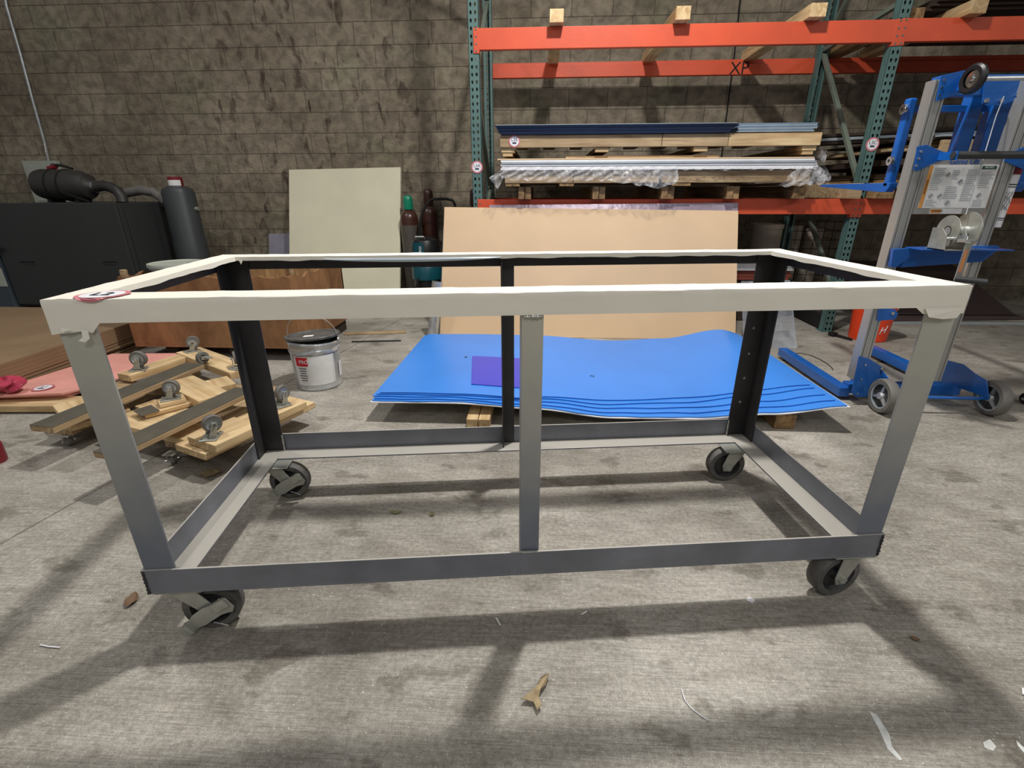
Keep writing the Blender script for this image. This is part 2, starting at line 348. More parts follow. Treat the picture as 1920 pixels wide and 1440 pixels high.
def wall_mat():
    m, nt, b = newmat('painted_concrete_block'); N = nt.nodes; L = nt.links
    b.inputs['Roughness'].default_value = .85
    tc = N.new('ShaderNodeTexCoord'); sp = N.new('ShaderNodeSeparateXYZ'); L.new(tc.outputs['Object'], sp.inputs[0])
    cb = N.new('ShaderNodeCombineXYZ'); L.new(sp.outputs[0], cb.inputs[0]); L.new(sp.outputs[2], cb.inputs[1])
    nw = N.new('ShaderNodeTexNoise'); nw.inputs['Scale'].default_value = 5; L.new(cb.outputs[0], nw.inputs['Vector'])
    wob = N.new('ShaderNodeMix'); wob.data_type = 'VECTOR'; wob.inputs[0].default_value = .008; L.new(cb.outputs[0], wob.inputs[4]); L.new(nw.outputs['Color'], wob.inputs[5])
    mp = N.new('ShaderNodeMapping'); mp.inputs['Location'].default_value = (.1, .03, 0); L.new(wob.outputs[1], mp.inputs[0])
    br = N.new('ShaderNodeTexBrick'); br.inputs['Scale'].default_value = 1; br.inputs['Brick Width'].default_value = .386; br.inputs['Row Height'].default_value = .193
    br.inputs['Mortar Size'].default_value = .0035; br.inputs['Mortar Smooth'].default_value = .4
    br.inputs['Color1'].default_value = srgb(144, 134, 117); br.inputs['Color2'].default_value = srgb(131, 121, 106); br.inputs['Mortar'].default_value = srgb(98, 88, 75)
    L.new(mp.outputs[0], br.inputs['Vector'])
    def noise(sc, det, st=(1, 1, 1), dist=0):
        q = N.new('ShaderNodeMapping'); q.inputs['Scale'].default_value = st; L.new(cb.outputs[0], q.inputs[0])
        n = N.new('ShaderNodeTexNoise'); n.inputs['Scale'].default_value = sc; n.inputs['Detail'].default_value = det; n.inputs['Distortion'].default_value = dist; L.new(q.outputs[0], n.inputs['Vector']); return n.outputs[0]
    def ramp(src, p0, c0, p1, c1):
        r = N.new('ShaderNodeValToRGB'); e = r.color_ramp.elements; e[0].position = p0; e[0].color = c0; e[1].position = p1; e[1].color = c1
        L.new(src, r.inputs[0]); return r.outputs[0]
    def mul(a, c, f=1):
        x = N.new('ShaderNodeMix'); x.data_type = 'RGBA'; x.blend_type = 'MULTIPLY'
        if isinstance(f, float) or isinstance(f, int): x.inputs[0].default_value = f
        else: L.new(f, x.inputs[0])
        L.new(a, x.inputs[6]); L.new(c, x.inputs[7]); return x.outputs[2]
    c = mul(br.outputs[0], ramp(noise(11, 10, dist=.5), .34, (.60, .58, .56, 1), .64, (1.18, 1.16, 1.12, 1)), .85)
    c = mul(c, ramp(noise(1.1, 5), .35, (.7, .68, .64, 1), .65, (1.1, 1.1, 1.1, 1)), .8)
    # scuffs and peeled patches, mostly between the machine and the rack
    md = N.new('ShaderNodeMapRange'); L.new(sp.outputs[0], md.inputs[0]); md.inputs['From Min'].default_value = -3.2; md.inputs['From Max'].default_value = -2.1; md.clamp = True
    me = N.new('ShaderNodeMapRange'); L.new(sp.outputs[0], me.inputs[0]); me.inputs['From Min'].default_value = .3; me.inputs['From Max'].default_value = -.5; me.inputs['To Min'].default_value = .12; me.clamp = True
    mm = N.new('ShaderNodeMath'); mm.operation = 'MULTIPLY'; L.new(md.outputs[0], mm.inputs[0]); L.new(me.outputs[0], mm.inputs[1]); md = mm
    c = mul(c, ramp(noise(5.5, 6, (1.5, .8, 1), .6), .33, (.42, .37, .36, 1), .43, (1, 1, 1, 1)), md.outputs[0])
    c = mul(c, ramp(noise(3.2, 2, (3.2, .9, 1)), .27, (.3, .25, .25, 1), .31, (1, 1, 1, 1)), md.outputs[0])
    tint = ramp(noise(1.6, 3), .55, (1, 1, 1, 1), .66, (.9, 1.0, .92, 1)); c = mul(c, tint, .8)
    L.new(c, b.inputs['Base Color'])
    bp = N.new('ShaderNodeBump'); bp.inputs['Strength'].default_value = .9; bp.inputs['Distance'].default_value = .010
    ad = N.new('ShaderNodeMath'); ad.operation = 'MULTIPLY_ADD'; L.new(br.outputs['Fac'], ad.inputs[0]); ad.inputs[1].default_value = -1.2; L.new(noise(40, 6), ad.inputs[2])
    L.new(ad.outputs[0], bp.inputs['Height']); L.new(bp.outputs[0], b.inputs['Normal'])
    return m

# ------------------------------------------------------------------ the setting
struct(MB().box(-12, 12, -9, 4.92, -.1, 0).build('floor', floor_mat()))
WY = 4.72
struct(MB().box(-12, 12, WY, WY+.2, 0, 6).build('wall_back', wall_mat()))
struct(MB().tube([aty(1393, -60, WY-.012), aty(1388, 0, WY-.012), aty(1376, 110, WY-.012), aty(1362, 218, WY-.012), aty(1352, 300, WY-.012)], .007, 6).build('trim_1', M['matblack']))

# ------------------------------------------------------------------ the steel cart
W_, D_, H_ = 2.0, .756, .932
ZB, AB, AT, AW = .1606, .0775, .048, .070     # underside of frame, bottom leg of angle, top leg height, top leg width
TK, LG, CP, XM = .006, .0762, .049, .973
cart = empty('steel_cart', (0, 0, 0), 'long steel angle-iron table frame on four casters, its top rails wrapped in cream film', 'cart', rz=_T)
def bead(name, p, q, r, mt, parent, wv=.35):
    p, q = Vector(p), Vector(q); n = max(8, int((q-p).length/.002)); k = rnd.random()*9
    pts = [p+(q-p)*i/n for i in range(n+1)]
    MB().tube(pts, lambda t: r*(1-wv*.5+wv*.5*math.sin(t*n*1.1+k)+wv*.3*math.sin(t*n*.37+k)), 6).build(name, mt, parent, smooth=True)
def rail(name, p, L, a, b, mt, label=None):
    return MB().angle(p, L, a, b, TK).build(name, mt, cart, bevel=.0012, label=label)
rail('top_rail', (0, 0, H_), (W_, 0, 0), (0, AW, 0), (0, 0, -AT), M['steel'])
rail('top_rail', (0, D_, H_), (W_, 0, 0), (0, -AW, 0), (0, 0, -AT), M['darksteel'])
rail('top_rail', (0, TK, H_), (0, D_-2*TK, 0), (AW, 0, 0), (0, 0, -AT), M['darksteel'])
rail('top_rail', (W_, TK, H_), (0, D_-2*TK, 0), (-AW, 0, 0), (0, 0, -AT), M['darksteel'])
ztop = ZB+AB
rail('bottom_rail', (0, 0, ZB), (W_, 0, 0), (0, AB, 0), (0, 0, AB), M['steel'])
rail('bottom_rail', (0, D_, ZB), (W_, 0, 0), (0, -AB, 0), (0, 0, AB), M['steel'])
rail('bottom_rail', (0, TK, ZB+.001), (0, D_-2*TK, 0), (AB, 0, 0), (0, 0, AB), M['steel'])
rail('bottom_rail', (W_, TK, ZB+.001), (0, D_-2*TK, 0), (-AB, 0, 0), (0, 0, AB), M['steel'])
for sx in (0, 1):
    for sy in (0, 1):
        cx = TK if sx == 0 else W_-TK; cy = TK if sy == 0 else D_-TK
        ax = LG if sx == 0 else -LG; ay = LG if sy == 0 else -LG
        z0 = ZB+TK
        lg = MB().angle((cx, cy, z0), (0, 0, H_-TK-z0), (ax, 0, 0), (0, ay, 0), TK)
        lg.build('leg', M['post'] if sy == 0 else M['darksteel'], cart, bevel=.0012)  # rear legs get dark steel, their unlit look put into the colour
        xe = cx+ax; yw = cy+(.002+TK if sy == 0 else -TK-.002)
        bead('weld', (xe, yw, z0+.002), (xe, yw, z0+.068), .0045, M['zinc'], cart)
        hx = cx+ax*.55
        if sy == 1:
            for k in range(4):
                z = .32+k*.105
                MB().cyl((hx, cy-TK-.0015, z), (hx, cy-TK+.0008, z), .0055, 10).build('bolt_head', M['chrome'] if sx else M['machine'], cart)
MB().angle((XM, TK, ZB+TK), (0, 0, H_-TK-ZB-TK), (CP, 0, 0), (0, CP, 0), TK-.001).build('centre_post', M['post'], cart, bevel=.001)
MB().angle((XM-.012, D_-TK, ZB+TK), (0, 0, H_-TK-ZB-TK), (CP, 0, 0), (0, -CP, 0), TK-.001).build('centre_post', M['darksteel'], cart, bevel=.001)  # rear post shares the unlit tone painted on the rear legs
bead('weld', (XM+.002, -.0005, ztop+.001), (XM+CP-.002, -.0005, ztop+.001), .0035, M['zinc'], cart)
bead('weld', (XM+.004, .001, H_-AT-.004), (XM+CP-.003, .001, H_-AT-.004), .0048, M['zinc'], cart, .5)
bead('weld', (.004, -.0005, ZB+.004), (.006, -.0005, ztop-.002), .0045, M['darksteel'], cart, .5)
bead('weld', (W_-.004, -.0005, ZB+.004), (W_-.006, -.0005, ztop-.002), .0045, M['darksteel'], cart, .5)
# cream film wrapped over the top rails
def wob(x, k=1.): return (.5*math.sin(x*23*k+1)+.3*math.sin(x*51*k+2)+.2*math.sin(x*97*k))
def wrap(name, o, d, n_in, L, face_h, top_w, skirt, seed):
    """film over one rail: o corner of rail (outer top edge), d along, n_in inward"""
    o, d, n_in = V(*o), V(*d), V(*n_in); g = MB(); N = int(L/.02)
    def fn(i, j):
        s = i*L; k = j*12
        out = .0012+.0010*abs(wob(s+seed))
        if k <= 5:                                       # down the outer face
            h = face_h*(1-k/5); b = skirt(s) if k == 0 else 0
            bulge = .0018*max(0, wob(s+seed+k, .7))*(1 if k in (1, 4) else .5)
            return o+d*s-n_in*(out+bulge)+V(0, 0, -h-b)
        t = (k-5)/7
        if k == 12: return o+d*s+n_in*(top_w+.0015)+V(0, 0, -.010-.004*abs(wob(s+seed, .6)))
        lift = .0016+.0012*max(0, wob(s*1.3+seed+t*2, .8))
        if k == 6: return o+d*s-n_in*(out-.001)+V(0, 0, lift)
        return o+d*s+n_in*(top_w*min(1, (k-5)/6.0))+V(0, 0, lift)
    g.grid(fn, N, 12)
    return g.build(name, M['cream'], cart, smooth=True, label='cream film wrap')
z_ = lambda s: 0
def corner_skirt(L):
    def f(s):
        e = min(s, L-s); return (.020+.004*wob(s, 3)) if e < .085 and s < .3 else ((.014+.003*wob(s, 3)) if e < .10 else 0)
    return f
wrap('film_wrap', (-.002, 0, H_), (1, 0, 0), (0, 1, 0), W_+.004, AT, AW, corner_skirt(W_), 0)
wrap('film_wrap', (0, D_, H_), (1, 0, 0), (0, -1, 0), W_, AT*.7, AW, z_, 3)
wrap('film_wrap', (0, 0, H_+.0006), (0, 1, 0), (1, 0, 0), D_, AT*.9, AW, z_, 5)
wrap('film_wrap', (W_, 0, H_+.0006), (0, 1, 0), (-1, 0, 0), D_, AT*.9, AW, z_, 8)
for pts in ([(.060, -.004, H_-AT-.012), (.074, -.006, H_-AT-.014), (.076, -.010, H_-AT-.030), (.066, -.011, H_-AT-.037), (.054, -.012, H_-AT-.034), (.062, -.009, H_-AT-.027)],
            [(.024, -.006, H_-AT-.006), (.046, -.012, H_-AT-.010), (.030, -.014, H_-AT-.014)],
            [(W_-.10, -.004, H_-AT), (W_-.004, -.004, H_-AT), (W_-.016, -.006, H_-AT-.024), (W_-.05, -.007, H_-AT-.026), (W_-.09, -.010, H_-AT-.020)],
            [(.082, D_-.072, H_-.006), (.098, D_-.074, H_-.006), (.090, D_-.078, H_-.022)]):
    MB().prism(pts, (0, -.0008, 0)).build('film_scrap', M['cream'], cart)
# curved scrap of film under the back rail
g = MB(); g.grid(lambda i, j: V(.36+i*.60, D_-AW-.002-.006*math.sin(j*2.5), H_-.006-j*(.003+.011*math.sin(math.pi*i)**.7)), 40, 4)
g.build('film_scrap', M['edgegrey'], cart, smooth=True)
# round lot sticker folded over the front left of the rail
def sticker(parent, c, xd, yd, r, txt, fold=None):
    c, xd, yd = Vector(c), Vector(xd).normalized(), Vector(yd).normalized(); n = xd.cross(yd)
    MB().lathe([(0, 0), (r, 0), (r, .0012), (0, .0012)], c, n, 36).build('sticker_ring', M['stickred'], parent)
    MB().lathe([(0, .0012), (r*.78, .0012), (r*.78, .0018), (0, .0018)], c, n, 36).build('sticker_face', M['white'], parent)
    text('sticker_text', txt, r*.72, c+n*.0022+yd*r*.22, xd, yd, M['ink'], parent, .0004)
    MB().vec(c+n*.0019-yd*r*.42-xd*r*.34, xd*(r*.68), yd*(r*.26), n*.0004).build('sticker_bars', M['ink'], parent)
g = MB()
def stk(rr):
    def fn(i, j):
        a = 2*math.pi*i; q = rr*j; x = .096+q*math.cos(a)*1.1; y = .034+q*math.sin(a)
        if y >= -.003: return V(x, y, H_+.0045)
        return V(x, -.0060, H_+.0045-(-.003-y))
    return fn
g.grid(stk(.045), 48, 8); g.build('lot_sticker', M['stickred'], cart, label='red ring of the sticker')
g = MB(); g.grid(stk(.037), 48, 8)
o = g.build('lot_sticker', M['white'], cart, label='white centre of the sticker'); o.location = (0, -.0006, .0008)
text('sticker_text', 'L2', .042, (.097, .032, H_+.0062), (1, 0, 0), (0, 1, 0), M['ink'], cart, .0003)

def make_caster(parent, pos, yaw, brake, r=.0745, wd=.046, plate_yaw=0, name='caster', dx=.045, zt=ZB, plate=(.10, .085), up=1, tyre='rubber', hub='darksteel'):
    """swivel caster hanging from pos (plate centre); wheel offset along yaw; up=-1 builds it standing wheel-up"""
    ca = bpy.data.objects.new(name, None); COL.objects.link(ca); ca.parent = parent
    ca.location = pos; ca.rotation_euler = (0 if up == 1 else math.pi, 0, yaw)
    h = zt-.0005
    pl = MB()
    c, s = math.cos(plate_yaw-yaw), math.sin(plate_yaw-yaw); a = V(c, s, 0); b = V(-s, c, 0)
    pl.vec(-a*plate[0]/2-b*plate[1]/2+V(0, 0, -.005), a*plate[0], b*plate[1], V(0, 0, .005))
    pl.build('top_plate', M['zinc'], ca, bevel=.002)
    for i in (-1, 1):
        for j in (-1, 1): MB().cyl(a*i*plate[0]*.38+b*j*plate[1]*.36+V(0, 0, -.0085), a*i*plate[0]*.38+b*j*plate[1]*.36+V(0, 0, -.004), .006*plate[0]/.1, 6).build('bolt', M['chrome'], ca)
    fk = MB(); zc = -(h-r)
    fk.lathe([(0, -.022*r/.0745), (r*.42, -.022*r/.0745), (r*.46, -.010), (r*.42, -.005), (0, -.005)], (0, 0, 0), n=24)
    for sy in (-1, 1):
        y = sy*(wd/2+.006)
        fk.prism([(-r*.42, y, -.014*r/.0745), (r*.42, y, -.014*r/.0745), (dx+r*.30, y, zc+.004), (dx+r*.20, y, zc-r*.27), (dx-r*.20, y, zc-r*.27), (dx-r*.30, y, zc+.004)], (0, sy*.005, 0))
    fk.vec((-r*.42, -wd/2-.010, -.020*r/.0745), (r*.84, 0, 0), (0, wd+.020, 0), (0, 0, .007*r/.0745))
    fk.build('fork', M['zinc'], ca, bevel=.0015)
    wh = MB(); q = wd/2
    wh.lathe([(r*.70, -q), (r*.93, -q), (r, -q*.68), (r*1.0, q*.68), (r*.93, q), (r*.70, q)], (dx, 0, zc), (0, 1, 0), 40)
    wo = wh.build('tyre', M[tyre], ca, smooth=True)
    hu = MB(); hu.lathe([(0, -q*.95), (r*.22, -q*.95), (r*.26, -q*.45), (r*.62, -q*.35), (r*.71, -q*.98), (r*.71, q*.98), (r*.62, q*.35), (r*.26, q*.45), (r*.22, q*.95), (0, q*.95)], (dx, 0, zc), (0, 1, 0), 36)
    hu.build('hub', M[hub], ca, smooth=True)
    ax = MB(); ax.cyl((dx, -q-.016, zc), (dx, q+.016, zc), r*.09, 10)
    for sy in (-1, 1): ax.cyl((dx, sy*(q+.010), zc), (dx, sy*(q+.018), zc), r*.17, 6)
    ax.build('axle', M['chrome'] if hub != 'darksteel' else M['zinc'], ca)
    if brake:
        br = MB(); y = -q-.019; t = math.radians(28)
        e = V(math.cos(t), 0, math.sin(t)); f = V(-math.sin(t), 0, math.cos(t)); c0 = V(dx, y, zc)
        outl = []
        for u_, v_ in ((-.058, -.020), (-.030, -.026), (.0, -.024), (.028, -.022), (.055, -.030), (.070, -.018), (.070, .018), (.056, .026), (.030, .020), (0, .024), (-.034, .020), (-.056, .008)):
            outl.append(c0+e*u_*r/.0745+f*v_*r/.0745)
        br.prism(outl, (0, -.003, 0))
        br.vec(c0+e*.026-f*.006, e*.040, f*.030, V(0, -.011, 0))
        br.vec(c0-e*.066-f*.018, e*.014, f*.030, V(0, -.020, 0))
        br.vec(c0-e*.078-f*.018+V(0, -.020, 0), e*.016, f*.028, V(0, .004, 0))
        br.build('brake_lever', M['zinc'], ca, bevel=.002)
        MB().tube([c0+e*(-.005)-f*.030+V(0, -.002, 0), c0+e*.01-f*.042+V(0, -.006, 0), c0+e*.018-f*.060+V(0, -.004, 0)], .0025, 6).build('brake_pin', M['chrome'], ca)
    return ca
make_caster(cart, (.072, .046, ZB), .10, True, dx=.050, plate_yaw=0, plate=(.118, .088))
make_caster(cart, (1.936, .044, ZB), math.pi+.12, False, dx=.020, plate_yaw=0, plate=(.118, .088))
make_caster(cart, (1.920, D_-.092, ZB), math.pi-.10, False, dx=.030, plate_yaw=0, plate=(.128, .11))
make_caster(cart, (.070, D_-.086, ZB), .04, True, dx=.044, plate_yaw=0, plate=(.128, .11))

# ------------------------------------------------------------------ pallet rack
YF, YR = 3.30, 4.33; PITCH = .0482
def column(parent, x0, y0, face, ztop, holes=True):
    """perforated C-section, face -1 looks at the camera"""
    w_, d_ = .078, .070; g = MB(); z = 0.0; n = int(ztop/PITCH)
    def tear(cx, cz):
        return [V(cx+dx, 0, cz+dz) for dx, dz in ((-.0085, .004), (-.006, .0115), (0, .014), (.006, .0115), (.0085, .004), (.0045, -.009), (0, -.013), (-.0045, -.009))]
    yf = y0 if face < 0 else y0+d_
    for k in range(n):
        zb = k*PITCH
        for c in (0, 1):
            xa = x0+c*w_/2; xb = xa+w_/2; xm = (xa+xb)/2+(.003 if c == 0 else -.003); zt = zb+PITCH; zm = zb+PITCH/2
            outer = [V(xa, 0, zm), V(xa, 0, zt), V(xm, 0, zt), V(xb, 0, zt), V(xb, 0, zm), V(xb, 0, zb), V(xm, 0, zb), V(xa, 0, zb)]
            inner = tear(xm, zm)
            vs = [V(p.x, yf, p.z) for p in outer+inner]
            fs = [(i, (i+1) % 8, (i+1) % 8+8, i+8) for i in range(8)]
            if holes: g.add(vs, fs)
            else: g.add(vs[:8], [tuple(range(8))])
    H = n*PITCH
    g.box(x0, x0+.0025, y0, y0+d_, 0, H); g.box(x0+w_-.0025, x0+w_, y0, y0+d_, 0, H)
    yb = y0+d_ if face < 0 else y0
    g.box(x0, x0+.02, yb-.0025, yb, 0, H); g.box(x0+w_-.02, x0+w_, yb-.0025, yb, 0, H)
    g.box(x0+w_/2-.0035, x0+w_/2+.0035, yf+face*.0015, yf, 0, H) if False else None
    return g.build('column', M['rackgreen'], parent)
def frame(x0, label, braces):
    t = empty('rack_upright_frame', (0, 0, 0), label, 'rack frame', 'green uprights of the pallet rack')
    column(t, x0, YF, -1, 3.7); column(t, x0, YR, 1, 3.7)
    for (y1, z1, y2, z2) in braces:
        MB().bar((x0+.039, y1, z1), (x0+.039, y2, z2), .034, .034, up=(1, 0, 0)).build('brace', M['braceg'], t, bevel=.004)
    for y in (YF-.012, YR-.02):
        MB().box(x0-.012, x0+.09, y, y+.105, 0, .006).build('foot_plate', M['rackgreen'], t)
    return t
XL, XR = .443, 3.452
fl_ = frame(XL, 'left green perforated rack upright frame beside the tan board', [(YF+.07, .35, YR, .35), (YF+.07, .40, YR, 1.15), (YF+.07, 1.9, YR, 1.2), (YF+.07, 1.95, YR, 2.7), (YF+.07, 3.3, YR, 2.75), (YF+.07, 3.4, YR, 3.4)])
fr_ = frame(XR, 'right green perforated rack upright frame behind the blue lift', [(YF+.07, .30, YR, .30), (YF+.07, .36, YR, 1.22), (YF+.07, 1.20, YR, 2.26), (YF+.07, 2.36, YR+.03, 2.30), (YF+.07, 3.3, YR, 2.4), (YF+.07, 3.4, YR, 3.4)])
fl_.children[0]['label'] = 'front column of teardrop holes'; 
sticker(fl_, (XL+.040, YF-.002, 1.318), (1, 0, 0), (0, 0, 1), .046, 'L3A')
sticker(fr_, (XR+.036, YF-.002, 1.461), (1, 0, 0), (0, 0, 1), .048, 'L3C')
def beam(x0, x1, y, z0, z1, label, conn=True, front=True, xl=True, xr=True):
    t = empty('rack_beam', (0, 0, 0), label, 'rack beam', 'orange beams of the pallet rack')
    yy = (y-.004, y+.040) if front else (y+.104, y+.142)
    g = MB()
    if front: g.box(x0, x1, yy[0], yy[1], z0, z1)
    else:                                               # stepped beam seen from inside: a low ledge in front of the upper part
        g.box(x0, x1, yy[0], yy[1], z0, z1); g.box(x0, x1, yy[0]-.018, yy[0], z0, z1-.038)
    g.build('beam_bar', M['orange'], t, bevel=.003)
    for (xc, s_) in (((x0, 1) if xl else (None, 0)), ((x1, -1) if xr else (None, 0))):
        if xc is None: continue
        cn = MB(); fy = y-.006 if front else y+.102
        cn.box(min(xc, xc-s_*.040), max(xc, xc-s_*.040), fy, fy+.004, z0-.022, z1+.002)
        cn.box(xc-.003, xc+.003, fy, fy+.05 if front else fy+.004, z0-.022, z1+.002)
        cn.build('end_connector', M['orange'], t, bevel=.0015)
        for k in range(4):
            zz = z0-.008+k*.045
            MB().cyl((xc-s_*.020, fy-.003, zz), (xc-s_*.020, fy, zz), .006, 8).build('rivet', M['rackgreen'], t)
    return t
ZT0, ZT1, ZL0, ZL1 = 2.108, 2.243, .962, 1.077
ZR0, ZR1 = 2.132, 2.255
ba, bb_ = XL+.078, XR; bc, bd = XR+.078, XR+3.1
beam(ba, bb_, YF, ZT0, ZT1, 'upper orange front beam carrying the timber bearers, left bay')
rb = beam(ba, bb_, YR-.03, ZR0, ZR1, 'upper orange rear beam marked XP in black, left bay', front=False)
beam(ba, bb_, YF, ZL0, ZL1, 'lower orange front beam under the wrapped pallet, left bay')
beam(ba, bb_, YR-.03, ZL0, ZL1, 'lower orange rear beam behind the wrapped pallet, left bay', front=False)
beam(bc, bd, YF, ZT0+.002, ZT1+.004, 'upper orange front beam above the blue lift, right bay', xr=False)
beam(bc, bd, YR-.03, ZR0, ZR1, 'upper orange rear beam in shadow, right bay', front=False, xr=False)
beam(bc, bd, YF, ZL0, ZL1, 'lower orange front beam passing behind the blue lift mast, right bay', xr=False)
beam(bc, bd, YR-.03, ZL0, ZL1, 'lower orange rear beam under the dark sheets, right bay', front=False, xr=False)
p = aty(1386, 130, YR-.022)
text('marking', 'XP', .14, (aty(1386, 130, YR+.055).x, YR+.0545, 2.178), (1, 0, 0), (0, 0, 1), M['black_ink'], rb, .0005)

# bearers on the upper beams
for i, (x, wd_, lb) in enumerate(((1.036, .098, 'short pine bearer on the upper orange beam nearest the left upright'), (1.910, .100, 'pine bearer at the middle of the upper orange beam'),
                    (2.815, .108, 'pine bearer on the upper orange beam just left of the right upright'), (3.862, .105, 'pine bearer on the upper orange beam above the blue lift'))):
    o = MB().box(x, x+wd_, 3.215, 4.46, ZT1+.002, ZT1+.082).build('timber_bearer', M['piney'], None, bevel=.002); tag(o, lb, 'timber bearer', 'bearers on the upper beams')
# stuff above the right bay
for i in range(4):
    x0 = 3.72+i*.02
    o = MB().vec((x0, 3.45-i*.03, ZT1+.086+i*.021), (2.6, 0, 0), (0, .95, 0), (0, 0, .018)).build('board_sheet', M['darksheet'], None)
    tag(o, ['dark brown board sheet lowest of the stack over the right bay', 'dark brown board sheet second from the bottom over the right bay', 'dark brown board sheet second from the top over the right bay', 'dark brown board sheet topmost over the right bay'][i], 'board', 'dark board sheets over the right bay')
o = MB().vec((3.56, 3.36, ZT1+.003), (.10, 0, 0), (0, 1.05, 0), (0, 0, .08)).build('timber_bearer', M['oldwood'], None, bevel=.002); tag(o, 'dull timber bearer on the upper beam right beside the right upright', 'timber bearer', 'bearers on the upper beams')

# ---- lower level, left bay: bearers, wrapped pallet, white sheets, second pallet, navy and blue-grey sheets
for i, (u, lb) in enumerate(((972, 'leftmost'), (1111, 'second from the left'), (1240, 'middle'), (1362, 'second from the right'), (1486, 'rightmost'))):
    x = aty(u, 370, 3.2).x
    for k in (0, 1):
        o = MB().box(x+k*.052, x+k*.052+.047, 3.205+k*.012, 4.42, ZL1+.002, ZL1+.094).build('timber_block', M['oldwood'], None, bevel=.002)
        tag(o, '%s half of the %s pair of rough timbers under the wrapped pallet' % (('left', 'right')[k], lb), 'timber', 'rough timbers under the wrapped pallet')
pt = empty('pallet', (0, 0, 0), 'lower wooden pallet partly hidden by crumpled clear film on the lower orange beam', 'pallet', 'pallets in the left bay')
for (x0, x1) in ((.715, 1.245), (1.245, 1.90), (1.92, 3.02)):
    MB().box(x0, x1-.004, 3.165, 3.205, 1.196, 1.285).build('stringer', M['pined'], pt, bevel=.003)
for x0, x1 in ((.72, .83), (1.14, 1.25), (2.00, 2.14), (2.86, 2.99)):
    MB().box(x0, x1, 3.17, 4.40, 1.174, 1.194).build('deck_board', M['oldwood'], pt)
MB().box(.715, 3.02, 4.34, 4.38, 1.196, 1.285).build('stringer', M['pined'], pt)
for x0, x1 in ((.80, 1.00), (1.3, 1.5), (1.8, 2.0), (2.3, 2.5), (2.8, 3.0)):
    MB().box(x0, x1, 3.20, 4.34, 1.27, 1.2855).build('deck_board', M['pined'], pt)
zz = 1.288; names = ['lowest', 'second from the bottom', 'third from the bottom', 'fourth from the bottom', 'topmost']
for i in range(5):
    th = .0125; g = MB(); x0 = .685+.006*(i % 2); x1 = 3.015+.010*((i*3) % 4)
    o = g.box(x0, x1, 3.135+.006*((i*2) % 3), 4.35, zz, zz+th).build('laminate_sheet', M['white'] if i != 3 else M['edgegrey'], None, bevel=.001)
    tag(o, 'long white sheet on the wrapped pallet, %s of its stack' % names[i], 'panel', 'white panels on the lower pallet'); zz += th+.0018
o = MB().box(.66, 3.01, 3.15, 4.35, zz+.001, zz+.010).build('tan_sheet', M['cardboard'], None); tag(o, 'thin tan panel lying on top of the white panels under the upper pallet', 'panel')
zz += .011
o = MB().box(1.18, 2.33, 3.19, 4.3, zz+.001, zz+.018).build('tan_board', M['pined'], None); tag(o, 'short brown board lying on the tan panel under the upper pallet', 'board')
z2 = 1.392
p2 = empty('pallet', (0, 0, 0), 'upper wooden pallet with a lit-toned board at its right end, carrying navy sheets', 'pallet', 'pallets in the left bay')
for x0 in (.69, 1.40, 2.13, 2.915):
    MB().box(x0, x0+.10, 3.16, 4.35, z2+.020, z2+.052).build('stringer', M['pine'], p2, bevel=.002)
    if x0 in (.69, 2.915): MB().box(x0+.01, x0+.085, 3.165, 4.35, z2-.006, z2+.018).build('runner', M['pine'], p2, bevel=.002)
for x0, x1, mt in ((.682, 1.885, 'pined'), (1.889, 2.368, 'pined'), (2.372, 3.030, 'pine')):  # left boards darker: their shadow is put into the wood tone
    MB().box(x0, x1, 3.145, 3.185, z2+.053, z2+.138).build('fascia_board', M[mt], p2, bevel=.003, label='lit-toned fascia board' if mt == 'pine' else None)
for k in range(9):
    x0 = .75+k*.258
    MB().box(x0, x0+.11, 3.185, 4.36, z2+.122, z2+.138).build('deck_board', M['pined'], p2)
sticker(p2, (.790, 3.143, z2+.096), (1, 0, 0), (0, 0, 1), .043, 'L3B')
zz = z2+.140
for i in range(3):                                       # navy bent sheets with turned-up edge
    x0 = .690-.010*i; x1 = 2.372+.020*i; h = .018; y = 3.125-.004*i; z = zz+i*.019
    g = MB()
    g.prism([(x0, y, z), (x1-.015, y, z), (x1, y-.010, z+h), (x0-.028, y-.012, z+h)], (0, .004, 0))
    g.box(x0, x1-.02, y, 4.34, z, z+.0035)
    o = g.build('navy_tray', M['navy'], None); tag(o, 'long navy metal sheet with a turned-up front edge, %s of the three' % ('lowest', 'middle', 'topmost')[i], 'metal sheet', 'navy sheets on the upper pallet')
o = MB().box(.655, 2.40, 3.10, 4.34, zz+.058, zz+.0615).build('cover_sheet', M['edgegrey'], None); tag(o, 'thin pale sheet lying over the navy metal sheets', 'sheet')
for i in range(6):
    z = zz+.004+i*.0098
    o = MB().box(2.416+.006*((i*5) % 3), 2.985-.004*((i*2) % 3)-(.02 if i < 2 else 0), 3.14, 4.34, z, z+.008).build('blue_grey_sheet', M['bluegrey'] if i % 2 else M['edgegrey'], None)
    tag(o, 'blue-grey metal sheet right of the navy ones on the upper pallet, %s of six' % ['lowest', 'second', 'third', 'fourth', 'fifth', 'topmost'][i], 'metal sheet', 'blue-grey sheets on the upper pallet')
